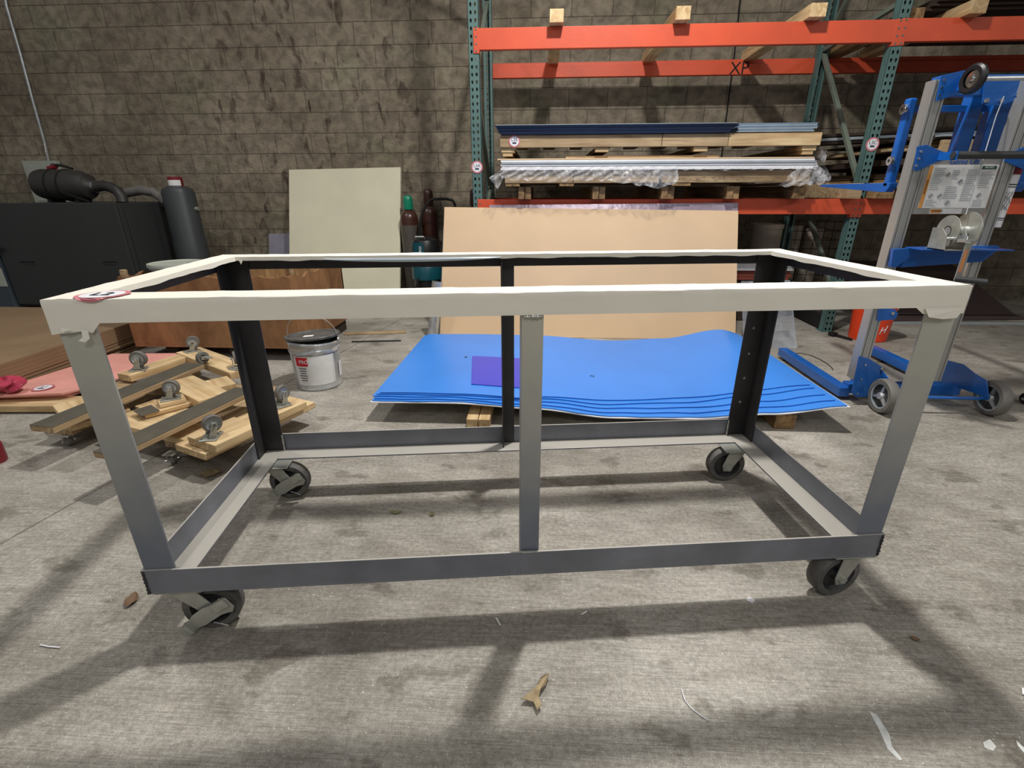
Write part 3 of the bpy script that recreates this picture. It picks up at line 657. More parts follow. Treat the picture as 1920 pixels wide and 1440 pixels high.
# clear film hanging over the lower pallet
def film_obj(name, x0, x1, zt, zb_fn, y0, label, seed, nu=90, nv=12, sag=.02):
    g = MB()
    def fn(i, j):
        x = x0+(x1-x0)*i; zb = zb_fn(i); z = zt+(zb-zt)*j
        y = y0-.004-sag*j*abs(math.sin(i*17+seed+j*2))-.016*abs(math.sin(i*43+j*7+seed))*j-.006*math.sin(i*90+j*13)
        return V(x+.015*math.sin(j*5+i*30)*j, y, z+.006*math.sin(i*61+seed)*j)
    g.grid(fn, nu, nv); o = g.build(name, M['film'], None, smooth=True); return tag(o, label, 'plastic film', 'clear film on the lower pallet')
film_obj('plastic_film', .70, 2.02, 1.312, lambda i: 1.225-.03*math.sin(min(1, i*1.6)*math.pi)*.6-(.085*max(0, i-.52)/.48*(1-max(0, i-.9)*7) if i > .52 else 0), 3.128, 'crumpled clear film draped over the left half of the lower pallet', 1)
film_obj('plastic_film', 1.95, 2.95, 1.303, lambda i: 1.285+.004*math.sin(i*40), 3.130, 'narrow crinkled band of clear film along the white panels', 4, 60, 4, .006)
def fn(i, j):
    a = V(2.90, 3.11, 1.30); b = V(3.06, 3.12, 1.305); c = V(2.74, 3.05, 1.165); d = V(3.12, 3.06, 1.185)
    p = (a*(1-i)+b*i)*(1-j)+(c*(1-i)+d*i)*j
    return p+V(.012*math.sin(j*12+i*5), -.03*math.sin(i*3.1)*j-.014*math.sin(i*22+j*9), .008*math.sin(i*31))
o = MB().grid(fn, 24, 18).build('plastic_film', M['film'], None, smooth=True); tag(o, 'bunched clear film hanging off the right front corner of the lower pallet', 'plastic film', 'clear film on the lower pallet')
def fn(i, j):
    a = V(3.035, 3.14, 1.43); b = V(3.05, 3.9, 1.43); c = V(3.12, 3.10, 1.20); d = V(3.15, 3.9, 1.19)
    p = (a*(1-i)+b*i)*(1-j)+(c*(1-i)+d*i)*j
    return p+V(.02*math.sin(i*19+j*9)+.02*math.sin(j*3.1), 0, .01*math.sin(i*21))
o = MB().grid(fn, 26, 14).build('plastic_film', M['film'], None, smooth=True); tag(o, 'greyish clear film hanging down the right end of the white panels', 'plastic film', 'clear film on the lower pallet')
def fn(i, j):
    a = V(.70, 3.12, 1.30); b = V(.74, 3.12, 1.30); c = V(.60, 3.09, 1.235); d = V(.665, 3.10, 1.15)
    p = (a*(1-i)+b*i)*(1-j)+(c*(1-i)+d*i)*j
    return p+V(0, -.012*math.sin(i*9+j*6), 0)
o = MB().grid(fn, 10, 10).build('plastic_film', M['film'], None, smooth=True); tag(o, 'small tail of clear film at the left end of the lower pallet', 'plastic film', 'clear film on the lower pallet')

# ---- right bay of the rack: dark sheets and boards
o = MB().box(3.335, 3.440, 3.20, 4.30, ZL1+.002, ZL1+.112).build('timber_block', M['pined'], None, bevel=.003); tag(o, 'light timber end on the lower beam just left of the right upright', 'timber')
o = MB().box(3.90, 5.6, 3.165, 3.20, 1.374, 1.478).build('fascia_board', M['pined'], None, bevel=.003); tag(o, 'pine board on edge visible through the top of the lift mast', 'board')
o = MB().box(3.88, 5.6, 3.16, 3.235, 1.5, 1.512).build('pale_strip', M['edgegrey'], None); tag(o, 'pale strip above the pine board seen through the lift mast', 'strip')
pr_ = empty('pallet', (0, 0, 0), 'wooden pallet on the lower orange beam right of the right upright', 'pallet', 'pallets in the right bay')
for x0 in (3.54, 3.86, 4.9): MB().box(x0, x0+.16, 3.20, 4.4, ZL1+.075, ZL1+.115).build('stringer', M['pined'], pr_, bevel=.002)
for x0 in (3.54, 3.70, 3.90, 4.9): MB().box(x0, x0+.14, 3.205, 4.4, ZL1+.002, ZL1+.070).build('foot', M['oldwood'], pr_, bevel=.002)
MB().box(3.60, 6.2, 3.195, 4.42, ZL1+.117, ZL1+.135).build('deck_board', M['oldwood'], pr_)
zz = ZL1+.14
for i in range(7):
    th = (.012, .03, .012, .045, .02, .02, .014)[i]; x0 = 3.60+.05*((i*3) % 4)
    mt = ('darksheet', 'brownboard', 'darksheet', 'darksheet', 'pined', 'brownboard', 'darksheet')[i]
    o = MB().vec((x0, 3.24+.02*(i % 3), zz), (2.5, 0, 0), (0, 1.1, 0), (0, 0, th)).build('stored_board', M[mt], None, bevel=.002)
    tag(o, '%s board in the right rack bay pile, %s' % (('dark brown', 'mid brown', 'dark brown', 'thick dark brown', 'pale pine', 'mid brown', 'dark thin')[i], ('lowest', 'second from the bottom', 'third from the bottom', 'middle one', 'with its light edge showing', 'second from the top', 'topmost')[i]), 'board', 'boards in the right rack bay')
    zz += th+(.004, .035, .004, .05, .006, .03, .004)[i]
    if i in (1, 3, 5):
        for xx in (3.9, 5.2):
            o = MB().box(xx, xx+.08, 3.3, 4.3, zz-(.035, .05, .03)[(i-1)//2]+.001, zz-.001).build('spacer_batten', M['oldwood'], None)
            tag(o, '%s batten separating the dark boards in the right bay, level %s' % ('left' if xx < 4 else 'right', ('one', 'two', 'three')[(i-1)//2]), 'batten', 'spacer battens in the right bay')
for i, (dz, mt, lb) in enumerate(((0, 'darksheet', 'long dark board lying tilted on the pile in the right bay, under the grey one'), (.03, 'edgegrey', 'pale grey board lying tilted on the pile behind the lift top'), (.062, 'darksheet', 'long dark board lying tilted, topmost in the right bay'))):
    a = V(3.28, 4.28, zz+.075+dz); L = V(2.3, -.75, .04)
    a.z = zz+.020+dz
    o = MB().vec(a, L, V(.05, .14, 0), V(0, 0, .024)).build('tilted_board', M[mt], None, bevel=.002); tag(o, lb, 'board', 'tilted boards in the right bay')

# ------------------------------------------------------------------ blue foam sheets on the floor
def interp(xs, ys, x):
    if x <= xs[0]: return ys[0]+(ys[1]-ys[0])/(xs[1]-xs[0])*(x-xs[0])
    for i in range(len(xs)-1):
        if x <= xs[i+1]:
            t = (x-xs[i])/(xs[i+1]-xs[i]); t = t*t*(3-2*t); return ys[i]+(ys[i+1]-ys[i])*t
    return ys[-1]+(ys[-1]-ys[-2])/(xs[-1]-xs[-2])*(x-xs[-1])
FX = [.135, .565, .98, 1.39, 1.79, 2.18, 2.55]; FZ = [.108, .112, .090, .048, .052, .088, .136]
BX = [.10, .556, .96, 1.56, 1.91, 2.33, 2.51]; BZ = [.090, .096, .093, .060, .082, .156, .112]
def sag(x, t): return interp(FX, FZ, x)*(1-t)+interp(BX, BZ, x)*t
def blue_sheet(k, y0, y1, xl, xr, dz, mt, lb, th=.0045, cut=None, name='foam_sheet'):
    g = MB(); NU, NV = 60, 16
    def P(i, j, top):
        t0 = j; y = y0+(y1-y0)*j; x = xl+(xr-xl)*i
        if cut: y = y+cut(i)*(1-j)
        t = (y-1.36)/1.26
        return V(x, y, max(.002, sag(x, t))+dz+(th if top else 0))
    a = [P(i/NU, j/NV, 1) for i in range(NU+1) for j in range(NV+1)]; b = [P(i/NU, j/NV, 0) for i in range(NU+1) for j in range(NV+1)]
    n = len(a); q = NV+1; fs = []
    for i in range(NU):
        for j in range(NV):
            p = i*q+j; fs += [(p, p+q, p+q+1, p+1), (n+p, n+p+1, n+p+q+1, n+p+q)]
    for i in range(NU):
        p = i*q; fs += [(p, n+p, n+p+q, p+q), (p+NV, p+q+NV, n+p+q+NV, n+p+NV)]
    for j in range(NV): fs += [(j, j+1, n+j+1, n+j), (NU*q+j, n+NU*q+j, n+NU*q+j+1, NU*q+j+1)]
    g.add(a+b, fs); o = g.build(name, mt, None, smooth=True)
    return tag(o, lb, 'sheet', 'sheets of the blue pile on the floor')
blue_sheet(0, 1.360, 2.62, .128, 2.548, .001, M['white'], 'white backing sheet at the bottom of the blue pile on the floor')
jag = lambda s, a=.006: (lambda i: a*math.sin(i*37+s)+a*.6*math.sin(i*91+s*2))
blue_sheet(1, 1.366, 2.62, .134, 2.534, .0078, M['blue'], 'lowest blue foam sheet, directly on the white sheet', cut=jag(1, .003))
blue_sheet(2, 1.380, 2.62, .144, 2.505, .0146, M['blue'], 'second blue foam sheet from the bottom of the floor pile', cut=lambda i: .0+.055*max(0, i-.28)**.8+.003*math.sin(i*60))
blue_sheet(3, 1.387, 2.615, .130, 2.490, .0214, M['blue'], 'third blue foam sheet from the bottom of the floor pile', cut=lambda i: .01+.11*max(0, i-.25)**.8+.004*math.sin(i*47))
blue_sheet(4, 1.404, 2.610, .148, 2.475, .0282, M['blue'], 'fourth blue foam sheet from the bottom of the floor pile', cut=lambda i: .005+.20*max(0, i-.25)**.9+.004*math.sin(i*33))
blue_sheet(5, 1.415, 2.605, .165, 2.465, .0350, M['blue'], 'topmost blue foam sheet of the pile, under the violet square', cut=lambda i: .0+(.24*max(0, i-.33)**.6 if i > .33 else 0)-.02*max(0, i-.7)+.004*math.sin(i*29))
g = MB(); zt = lambda x, y: sag(x, (y-1.36)/1.26)+.0425
def fn(i, j):
    x = .636+.36*i-.062*j*(1-i); y = 1.545+.50*j; return V(x, y, zt(x, y))
g.grid(fn, 10, 10); o = g.build('violet_square', M['purple'], None, solid=.004); tag(o, 'violet-blue rectangular offcut lying on the topmost blue sheet', 'offcut')
for (x, y, r) in ((.535, 2.03, .009), (.60, 1.88, .004)):
    o = MB().lathe([(0, 0), (r, 0), (r*.7, .002), (0, .002)], (x, y, zt(x, y)-.001), n=10).build('debris_speck', M['black'], None); tag(o, '%s dark speck on the blue sheet left of the violet square' % ('larger' if r > .005 else 'tiny'), 'speck', 'specks on the blue sheets')
MB().vec((1.315, 1.905, zt(1.33, 1.9)), (.003, 0, 0), (0, .02, 0), (0, 0, .0008)).build('x', M['ink'], None)
bpy.data.objects.remove(bpy.data.objects['x'])
t_ = text('small_tag', 'N', .034, (1.328, 1.84, zt(1.328, 1.84)+.001), (1, 0, 0), (0, 1, 0), M['ink'], None, .0004); tag(t_, 'tiny dark letter-shaped scrap on the blue sheet right of the centre post', 'scrap')
for i, (x, dx) in enumerate(((.640, .060), (.702, .060), (2.215, .104))):
    o = MB().box(x, x+dx-.002, 1.300 if i < 2 else 1.385, 2.5, 0, .056 if i < 2 else .082).build('support_block', M['piney'] if i < 2 else M['oldwood'], None, bevel=.003)
    tag(o, ('left half of the pair of pine blocks under the front of the blue sheets', 'right half of the pair of pine blocks under the front of the blue sheets', 'shaded timber block under the right side of the blue sheets')[i], 'timber block', 'timbers under the blue sheets')

for i, x in enumerate((.66, 1.5)):
    o = MB().box(x, x+.09, 1.55, 2.5, (.057, 0)[i], (.088, .042)[i]).build('support_block', M['oldwood'], None, bevel=.002)
    tag(o, ('dark timber in shadow between the pine blocks and the blue sheets', 'low timber in shadow under the sagging middle of the blue sheets')[i], 'timber block', 'timbers under the blue sheets')

# ------------------------------------------------------------------ tan board, film-faced sheet, duct, clear strips
def slab(name, bl, br, tr, tl, th, mt, lb, cat, bevel=.001, nrm=None, group=None):
    bl, br, tr, tl = map(Vector, (bl, br, tr, tl)); n = (br-bl).cross(tl-bl).normalized()
    o = MB().prism([bl, br, tr, tl], -n*th).build(name, mt, None, bevel=bevel); return tag(o, lb, cat, group)
slab('tan_board', (.165, 3.005, .002), (2.610, 3.005, .002), (2.562, 3.255, .990), (.212, 3.255, 1.020), .006, M['cardboard'], 'large tan cardboard sheet leaning on the lower orange rack beam', 'cardboard sheet')
slab('film_faced_sheet', (.60, 3.030, .002), (2.60, 3.030, .002), (2.556, 3.272, 1.050), (.58, 3.272, 1.035), .005, M['alusheet'], 'shiny film-faced metal sheet peeking out above the tan cardboard', 'metal sheet')
slab('insulation_sheet', (.150, 3.040, .002), (.60, 3.040, .002), (.59, 3.268, .86), (.192, 3.268, .86), .006, M['edgegrey'], 'grey panel edge showing left of the tan cardboard', 'panel')
g = MB(); g.lathe([(.036, 0), (.043, 0), (.043, .46), (.036, .46)], (.112, 2.96, .004), V(.06, .05, .46), 28)
o = g.build('duct_tube', M['galv'], None, smooth=True); tag(o, 'short galvanised tube leaning at the left edge of the tan cardboard', 'tube')
slab('clear_strip', (2.60, 2.802, .002), (2.835, 2.802, .002), (2.845, 3.10, .465), (2.615, 3.10, .465), .003, M['clear'], 'wide clear plastic strip leaning behind the right rear cart leg, left one', 'plastic strip', 0, group='clear strips')
slab('clear_strip', (2.815, 2.790, .002), (3.000, 2.790, .002), (2.990, 3.092, .475), (2.825, 3.092, .475), .003, M['clear'], 'narrow scratched clear plastic strip standing nearest the blue lift leg', 'plastic strip', 0, group='clear strips')

# ------------------------------------------------------------------ under the rack
o = MB().box(1.35, 3.20, 3.66, 3.96, .0, .385).build('timber_crib', M['darksheet'], None, bevel=.004); tag(o, 'dark timber crib under the red and white sheets below the rack', 'timber crib')
z = .387
for i in range(3):
    o = MB().box(1.3, 3.235+.02*(i % 2), 3.62, 3.98, z, z+.026).build('red_sheet', M['terracotta'], None, bevel=.002); tag(o, 'red-brown sheet stored under the rack, %s of three' % ('lowest', 'middle', 'top')[i], 'sheet', 'red-brown sheets under the rack'); z += .029
for i in range(4):
    o = MB().box(1.28, 3.255-.012*i, 3.60, 3.98, z, z+.012).build('white_sheet', M['white'], None, bevel=.001); tag(o, 'bright white sheet on the red-brown ones under the rack, %s of four' % ('lowest', 'second', 'third', 'topmost')[i], 'sheet', 'white sheets under the rack'); z += .0145
t = empty('fibre_drum', (3.20, 4.16, 0), 'off-white round drum standing in shadow under the rack', 'drum')
MB().lathe([(0, 0), (.14, 0), (.14, .40), (.145, .41), (.14, .42), (.137, .83), (0, .83)], n=36).build('body', M['roll'], t, smooth=True)
MB().lathe([(0, .831), (.142, .831), (.142, .80), (.146, .80), (.146, .838), (0, .838)], n=36).build('lid', M['roll'], t)
t = empty('wire_basket', (3.80, 4.56, 0), 'dark wire basket holding off-white rolls behind the right upright', 'basket')
for k in range(10): MB().tube([(-.27, -.13, .05+k*.088), (.27, -.13, .05+k*.088), (.27, .13, .05+k*.088), (-.27, .13, .05+k*.088), (-.27, -.13, .05+k*.088)], .003, 5).build('wire_ring', M['matblack'], t)
for k in range(7): MB().tube([(-.27+k*.09, -.13, 0), (-.27+k*.09, -.13, .86)], .003, 5).build('upright_wire', M['matblack'], t)
for i, (x, h) in enumerate(((3.64, .80), (3.86, .77))):
    o = MB().lathe([(.03, .01), (.095, .01), (.095, h), (.03, h)], (x, 4.57, 0), n=30).build('paper_roll', M['roll'], None, smooth=True); tag(o, '%s off-white roll standing in the wire basket' % ('left', 'right')[i], 'roll', 'rolls in the wire basket')
MB().box(XR+.012, XR+.060, YF+.09, YR-.01, .01, .125).build('base_channel', M['matblack'], fr_)
o = MB().prism([(4.25, 3.86, .025), (5.55, 3.92, .020), (5.42, 4.69, .40), (4.35, 4.69, .42)], (0, -.008, .012)).build('leaning_board', M['darkboard'], None, bevel=.002); tag(o, 'dusky brown board sloping from the floor to the wall at far right', 'board')
o = MB().prism([(4.30, 3.70, .006), (5.60, 3.82, .006), (5.62, 4.35, .006), (4.35, 4.3, .006)], (0, 0, .014)).build('floor_board', M['darkboard'], None); tag(o, 'dark board flat on the floor under the sloping brown board', 'board')
o = MB().bar((4.1, 3.62, .008), (5.9, 3.66, .008), .02, .014).build('floor_batten', M['edgegrey'], None); tag(o, 'thin pale strip on the floor in front of the sloping brown board', 'batten')
g = MB(); g.bar((3.470, 3.175, .016), (3.545, 3.03, .010), .022, .016); g.bar((3.455, 3.19, .020), (3.475, 3.14, .020), .05, .028)
o = g.build('black_clamp', M['black'], None, bevel=.003); tag(o, 'small black clamp on the floor beside the foot of the right upright', 'clamp')
# orange pail
t = empty('orange_bucket', (3.712, 3.115, 0), 'orange plastic bucket with a white logo behind the blue lift mast', 'bucket')
MB().lathe([(0, .004), (.128, 0), (.132, .004), (.150, .33), (.157, .33), (.157, .355), (.146, .36), (.140, .33), (.122, .012), (0, .012)], n=44).build('body', M['bucketorange'], t, smooth=True)
MB().tube([(-.156*math.cos(a), -.156*math.sin(a)*.25-.05, .345-.16*math.sin(a)) for a in [math.pi*i/16 for i in range(17)]], .003, 6).build('handle', M['wire'], t)
def on_cyl(parent, name, a0, w, z0, h, r0, mt, off=.001, slope=.055):
    g = MB(); n = 12
    def fn(i, j):
        a = a0+(i-.5)*w/r0; z = z0+h*j; r = r0+slope*z+off; return V(math.cos(a)*r, math.sin(a)*r, z)
    g.grid(fn, n, 3); return g.build(name, mt, parent, smooth=True)
aq = math.radians(-102)
on_cyl(t, 'logo_border', aq+.30, .092, .055, .092, .128, M['white'], .0012)
on_cyl(t, 'logo_panel', aq+.30, .082, .060, .082, .128, M['bucketorange'], .002)
cxx = math.cos(aq+.30); sxx = math.sin(aq+.30); rr = .139
text('logo_letter', 'H', .078, (cxx*rr, sxx*rr, .10), (-sxx, cxx, .35), (0, 0, 1), M['white'], t, .0008, shear=.3)
a2 = aq-.72; text('lettering', "LET'S", .052, (math.cos(a2)*.147, math.sin(a2)*.147, .19), (0, 0, -1), (-math.sin(a2), math.cos(a2), 0), M['black'], t, .0008)

# ------------------------------------------------------------------ blue material lift
L_ = empty('material_lift', (3.1, 1.8, 0), 'blue hand-cranked material lift with aluminium mast and warning placard', 'material lift')
bpy.context.view_layer.update(); LO = V(3.1, 1.8, 0)
class LB(MB):
    def build(s, name, mt, parent=None, **k):
        if parent is None: parent = L_
        s.v = [v-LO for v in s.v]; return MB.build(s, name, mt, parent, **k)
LB().box(2.745, 2.805, 1.78, 2.56, .022, .078).build('base_leg', M['genie'], bevel=.004)
LB().box(3.42, 3.48, 1.86, 2.64, .022, .078).build('base_leg', M['genie'], bevel=.004)
for x in (2.775, 3.45): LB().cyl((x-.02, 2.50, .0225), (x+.02, 2.50, .0225), .0215, 16).build('foot_roller', M['black'])
LB().box(2.80, 3.43, 1.80, 1.86, .035, .095).build('cross_member', M['genie'], bevel=.004)
LB().prism([aty(u, v, 1.712) for u, v in ((1611, 668), (1630, 673), (1653, 688), (1649, 700), (1656, 708), (1658, 742), (1606, 745), (1597, 738))], (0, .006, 0)).build('mast_bracket', M['genie'], bevel=.001)
LB().prism([(2.922, 1.98, .03), (2.922, 1.98, .20), (2.922, 1.82, .22), (2.922, 1.72, .19), (2.922, 1.63, .155), (2.922, 1.61, .09), (2.922, 1.70, .075)], (.006, 0, 0)).build('side_plate', M['genie'], bevel=.001)
LB().prism([(3.405, 2.02, .03), (3.405, 2.00, .196), (3.405, 1.82, .219), (3.405, 1.735, .197), (3.405, 1.65, .186), (3.405, 1.60, .10), (3.405, 1.70, .095), (3.405, 1.84, .08)], (.006, 0, 0)).build('side_plate', M['genie'], bevel=.001)
LB().cyl((2.93, 1.625, .092), (3.43, 1.625, .092), .009, 12).build('axle', M['genie'])
for (x0, x1) in ((2.855, 2.915), (3.418, 3.478)):
    g = LB(); R0 = .095
    g.lathe([(R0*.74, -.026), (R0*.94, -.026), (R0, -.016), (R0, .016), (R0*.94, .026), (R0*.74, .026)], ((x0+x1)/2, 1.625, R0+.001), (1, 0, 0), 44)
    wh = g.build('wheel', M['greyrubber'], smooth=True)
    def sub(g, name, mt, **k):
        g.v = [v-LO for v in g.v]; return MB.build(g, name, mt, wh, **k)
    c = V((x0+x1)/2, 1.625, R0+.001)
    sub(MB().lathe([(R0*.66, -.022), (R0*.74, -.024), (R0*.74, .024), (R0*.66, .022)], c, (1, 0, 0), 40), 'rim', M['edgegrey'], smooth=True)
    sub(MB().lathe([(0, -.012), (R0*.66, -.012), (R0*.66, .006), (0, .006)], c, (1, 0, 0), 40), 'disc', M['machine'])
    sub(MB().lathe([(0, -.028), (R0*.18, -.028), (R0*.24, -.012), (R0*.24, .02), (0, .02)], c, (1, 0, 0), 24), 'hub', M['galv'])
    for k in range(3):
        a = math.radians(100+120*k); d = V(0, math.cos(a), math.sin(a)); e = V(0, -math.sin(a), math.cos(a))
        sub(MB().prism([c+V(-.020, 0, 0)+d*.012-e*.010, c+V(-.020, 0, 0)+d*.066-e*.005, c+V(-.020, 0, 0)+d*.066+e*.005, c+V(-.020, 0, 0)+d*.012+e*.010], (.010, 0, 0)), 'spoke', M['galv'])
def mast(x0, side):
    g = LB(); w_ = .060; y0, y1 = 1.722, 1.785; zb, zt = .15, 1.600
    g.box(x0, x0+.009, y0, y1, zb, zt); g.box(x0+w_-.009, x0+w_, y0, y1, zb, zt)
    g.box(x0+.009, x0+.015, y0+.004, y0+.010, zb, zt); g.box(x0+w_-.015, x0+w_-.009, y0+.004, y0+.010, zb, zt)
    g.box(x0+.015, x0+w_-.015, y0, y0+.010, zb, zt); g.box(x0+.009, x0+w_-.009, y1-.004, y1, zb, zt)
    return g.build('mast_rail', M['alu'], bevel=.0012)
mast(2.765, 0); mast(3.175, 1)
LB().box(2.832, 3.168, 1.730, 1.736, 1.027, 1.285).build('placard_panel', M['alu'])
pk = LB().box(2.850, 3.165, 1.7265, 1.7298, 1.055, 1.248).build('placard', M['paper'])
def pl(name, x0, x1, z0, z1, mt, y=1.7255):
    g = MB().box(x0, x1, y, y+.0008, z0, z1); g.v = [v-LO for v in g.v]; return g.build(name, mt, pk)
pl('warning_stripe', 2.850, 2.868, 1.055, 1.246, M['orangelab'])
pl('green_field', 3.09, 3.155, 1.228, 1.243, M['greenlab'])
text('warning_text', 'WARNING', .013, V(2.859, 1.7248, 1.15)-LO, (0, 0, 1), (-1, 0, 0), M['black'], pk, .0003)
text('heading_text', 'NOTICE', .011, V(3.122, 1.7248, 1.2355)-LO, (1, 0, 0), (0, 0, 1), M['white'], pk, .0003)
for (cx, z) in ((2.945, 1.205), (3.01, 1.175), (2.893, 1.110), (2.935, 1.110), (2.98, 1.078), (3.115, 1.112)):
    g = MB().lathe([(.0105, 0), (.0120, 0), (.0120, .0006), (.0105, .0006)], V(cx, 1.7262, z)-LO, (0, -1, 0), 24); g.build('pictogram_ring', M['greytext'], pk)
    g = MB().bar(V(cx-.005, 1.7258, z-.006)-LO, V(cx+.004, 1.7258, z+.006)-LO, .004, .0008, up=(0, 1, 0)); g.build('pictogram', M['ink'], pk)
def lines(x0, x1, zs, sk=()):
    for z in zs:
        xx = x1-(x1-x0)*rnd.random()*.35; pl('print_line', x0, xx, z, z+.0026, M['greytext'], 1.7258)
lines(2.875, 2.928, [1.232-.0085*i for i in range(12)]); lines(2.875, 2.93, [1.090-.0085*i for i in range(4)])
lines(2.962, 2.995, [1.222-.0085*i for i in range(5)]); lines(2.952, 3.015, [1.150-.0085*i for i in range(7)])
lines(3.03, 3.085, [1.225-.0085*i for i in range(17)]); lines(3.095, 3.155, [1.215-.0085*i for i in range(9)]); lines(3.095, 3.15, [1.09-.0085*i for i in range(4)])
LB().box(2.912, 3.062, 1.7290, 1.7298, 1.029, 1.053).build('lower_label', M['paper'])
LB().box(2.915, 2.965, 1.7280, 1.7288, 1.032, 1.050).build('warning_label', M['orangelab'])
text('warning_text', 'WARNING', .011, V(2.945, 1.7274, 1.041)-LO, (1, 0, 0), (0, 0, 1), M['black'], L_, .0003)
text('lettering', 'Genie Lift', .034, V(3.005, 1.728, 1.262)-LO, (1, 0, 0), (0, 0, 1), M['genieblue'], L_, .0006)
# handle bar and brackets
LB().prism([(2.758, 1.718, 1.327), (2.797, 1.718, 1.334), (2.905, 1.718, 1.296), (2.905, 1.718, 1.268), (2.870, 1.718, 1.262), (2.79, 1.718, 1.222), (2.772, 1.718, 1.225)], (0, -.006, 0)).build('handle_bracket', M['genie'], bevel=.001)
LB().prism([(2.865, 1.718, 1.300), (2.865, 1.60, 1.300), (2.865, 1.60, 1.262), (2.865, 1.718, 1.268)], (.006, 0, 0)).build('handle_bracket', M['genie'])
LB().tube([(2.86, 1.62, 1.283), (3.40, 1.62, 1.283)], .0165, 16).build('push_bar', M['machine'], smooth=True)
LB().cyl((2.888, 1.708, 1.283), (2.888, 1.714, 1.283), .011, 6).build('bolt', M['chrome'])
LB().prism([(3.17, 1.718, 1.29), (3.26, 1.718, 1.333), (3.27, 1.718, 1.225), (3.17, 1.718, 1.262)], (0, -.006, 0)).build('handle_bracket', M['genie'])
# head of the mast
LB().prism([(2.776, 1.716, 1.612), (2.872, 1.716, 1.632), (2.905, 1.716, 1.585), (2.905, 1.716, 1.550), (2.785, 1.716, 1.512)], (0, -.005, 0)).build('top_bracket', M['genie'], bevel=.001)
for i in range(3): LB().cyl((2.793, 1.709, 1.535+i*.030), (2.793, 1.713, 1.535+i*.030), .006, 6).build('bolt', M['chrome'])
for i in range(3): LB().cyl((2.776+i*.002, 1.712, 1.245+i*.030), (2.776+i*.002, 1.707, 1.245+i*.030), .006, 6).build('bolt', M['chrome'])
LB().box(2.83, 3.36, 1.79, 1.85, 1.545, 1.628).build('top_beam', M['genie'], bevel=.003)
LB().prism([(2.86, 1.79, 1.56), (2.86, 1.79, 1.625), (2.86, 1.62, 1.60), (2.86, 1.60, 1.565), (2.86, 1.62, 1.545)], (.006, 0, 0)).build('wheel_bracket', M['genie'])
LB().tube([(2.84, 1.60, 1.578), (3.42, 1.60, 1.578)], .0095, 12).build('top_axle', M['galv'], smooth=True)
w2 = LB().lathe([(.034, -.012), (.050, -.014), (.058, -.006), (.058, .006), (.050, .014), (.034, .012)], (2.836, 1.60, 1.578), (1, .15, 0), 36).build('loading_wheel', M['black'], smooth=True)
g = MB().lathe([(0, -.016), (.012, -.016), (.016, -.008), (.034, -.006), (.034, .006), (0, .010)], V(2.836, 1.60, 1.578)-LO, (1, .15, 0), 24); MB.build(g, 'hub', M['chrome'], w2, smooth=True)
LB().prism([(3.02, 1.785, 1.60), (3.22, 1.785, 1.60), (3.20, 1.785, 1.52), (3.16, 1.785, 1.515), (3.12, 1.785, 1.50), (3.04, 1.785, 1.51)], (0, -.006, 0)).build('pulley_plate', M['genie'], bevel=.001)
for x, z in ((3.05, 1.522), (3.115, 1.520), (3.18, 1.540)): LB().cyl((x, 1.778, z), (x, 1.768, z), .010, 6).build('bolt', M['chrome'])
# carriage
LB().box(3.055, 3.115, 1.87, 1.93, 1.22, 1.56).build('carriage_tube', M['genie'], bevel=.004)
LB().box(3.165, 3.262, 1.87, 1.93, 1.22, 1.56).build('carriage_tube', M['genie'], bevel=.004)
LB().box(2.93, 3.34, 1.865, 1.935, 1.265, 1.305).build('carriage_crossbar', M['genie'], bevel=.004)
LB().box(2.93, 3.34, 1.935, 1.955, 1.20, 1.24).build('carriage_crossbar', M['genie'], bevel=.004)
for x, mir in ((2.772, 0), (3.40, 1)):
    LB().box(x, x+.040, 1.875, 1.915, 1.150, 1.552).build('fork_upright', M['genie'], bevel=.008)
    LB().prism([(x, 1.86, 1.172), (x, 2.52, 1.172), (x, 2.52, 1.160), (x, 1.93, 1.128), (x, 1.88, 1.128), (x, 1.86, 1.15)], (.040, 0, 0)).build('fork_tine', M['genie'], bevel=.002)
    for z in (1.505, 1.275):
        LB().lathe([(.008, 0), (.022, 0), (.022, .016), (.008, .016)], (x-.001, 1.888, z), (-1, 0, 0), 20).build('retaining_ring', M['chrome'], bevel=.002)
LB().box(2.795, 3.40, 1.885, 1.91, 1.49, 1.52).build('carriage_crossbar', M['genie'], bevel=.003)
# lower cross bar with the winch
LB().prism([(2.855, 1.700, .872), (3.265, 1.700, .880), (3.28, 1.700, .868), (3.215, 1.700, .802), (2.83, 1.700, .772), (2.84, 1.700, .80)], (0, .02, 0)).build('winch_bar', M['genie'], bevel=.001)
LB().box(2.84, 3.26, 1.60, 1.72, .866, .872).build('winch_shelf', M['genie'], bevel=.001)
LB().prism([(2.768, 1.716, .862), (2.88, 1.716, .868), (2.875, 1.716, .84), (2.805, 1.716, .772), (2.778, 1.716, .776)], (0, -.022, 0)).build('mast_bracket', M['genie'], bevel=.001)
wn = LB().lathe([(0, 0), (.080, 0), (.082, .004), (.082, .010), (.016, .012), (.016, .030), (0, .030)], (3.020, 1.60, .960), (-1, 0, 0), 48).build('winch', M['zinc'], smooth=True)
def ws(g, name, mt, **k):
    g.v = [v-LO for v in g.v]; return MB.build(g, name, mt, wn, **k)
ws(MB().lathe([(.020, 0), (.072, 0), (.072, .005), (.020, .005)], (2.93, 1.60, .955), (-1, 0, 0), 44), 'drum_flange', M['zinc'])
ws(MB().cyl((2.925, 1.60, .955), (3.02, 1.60, .955), .024, 24), 'drum', M['galv'])
ws(MB().prism([(2.885, 1.64, .873), (2.885, 1.53, .873), (2.885, 1.545, .94), (2.885, 1.58, .97), (2.885, 1.64, .97)], (.004, 0, 0)), 'side_frame', M['zinc'])
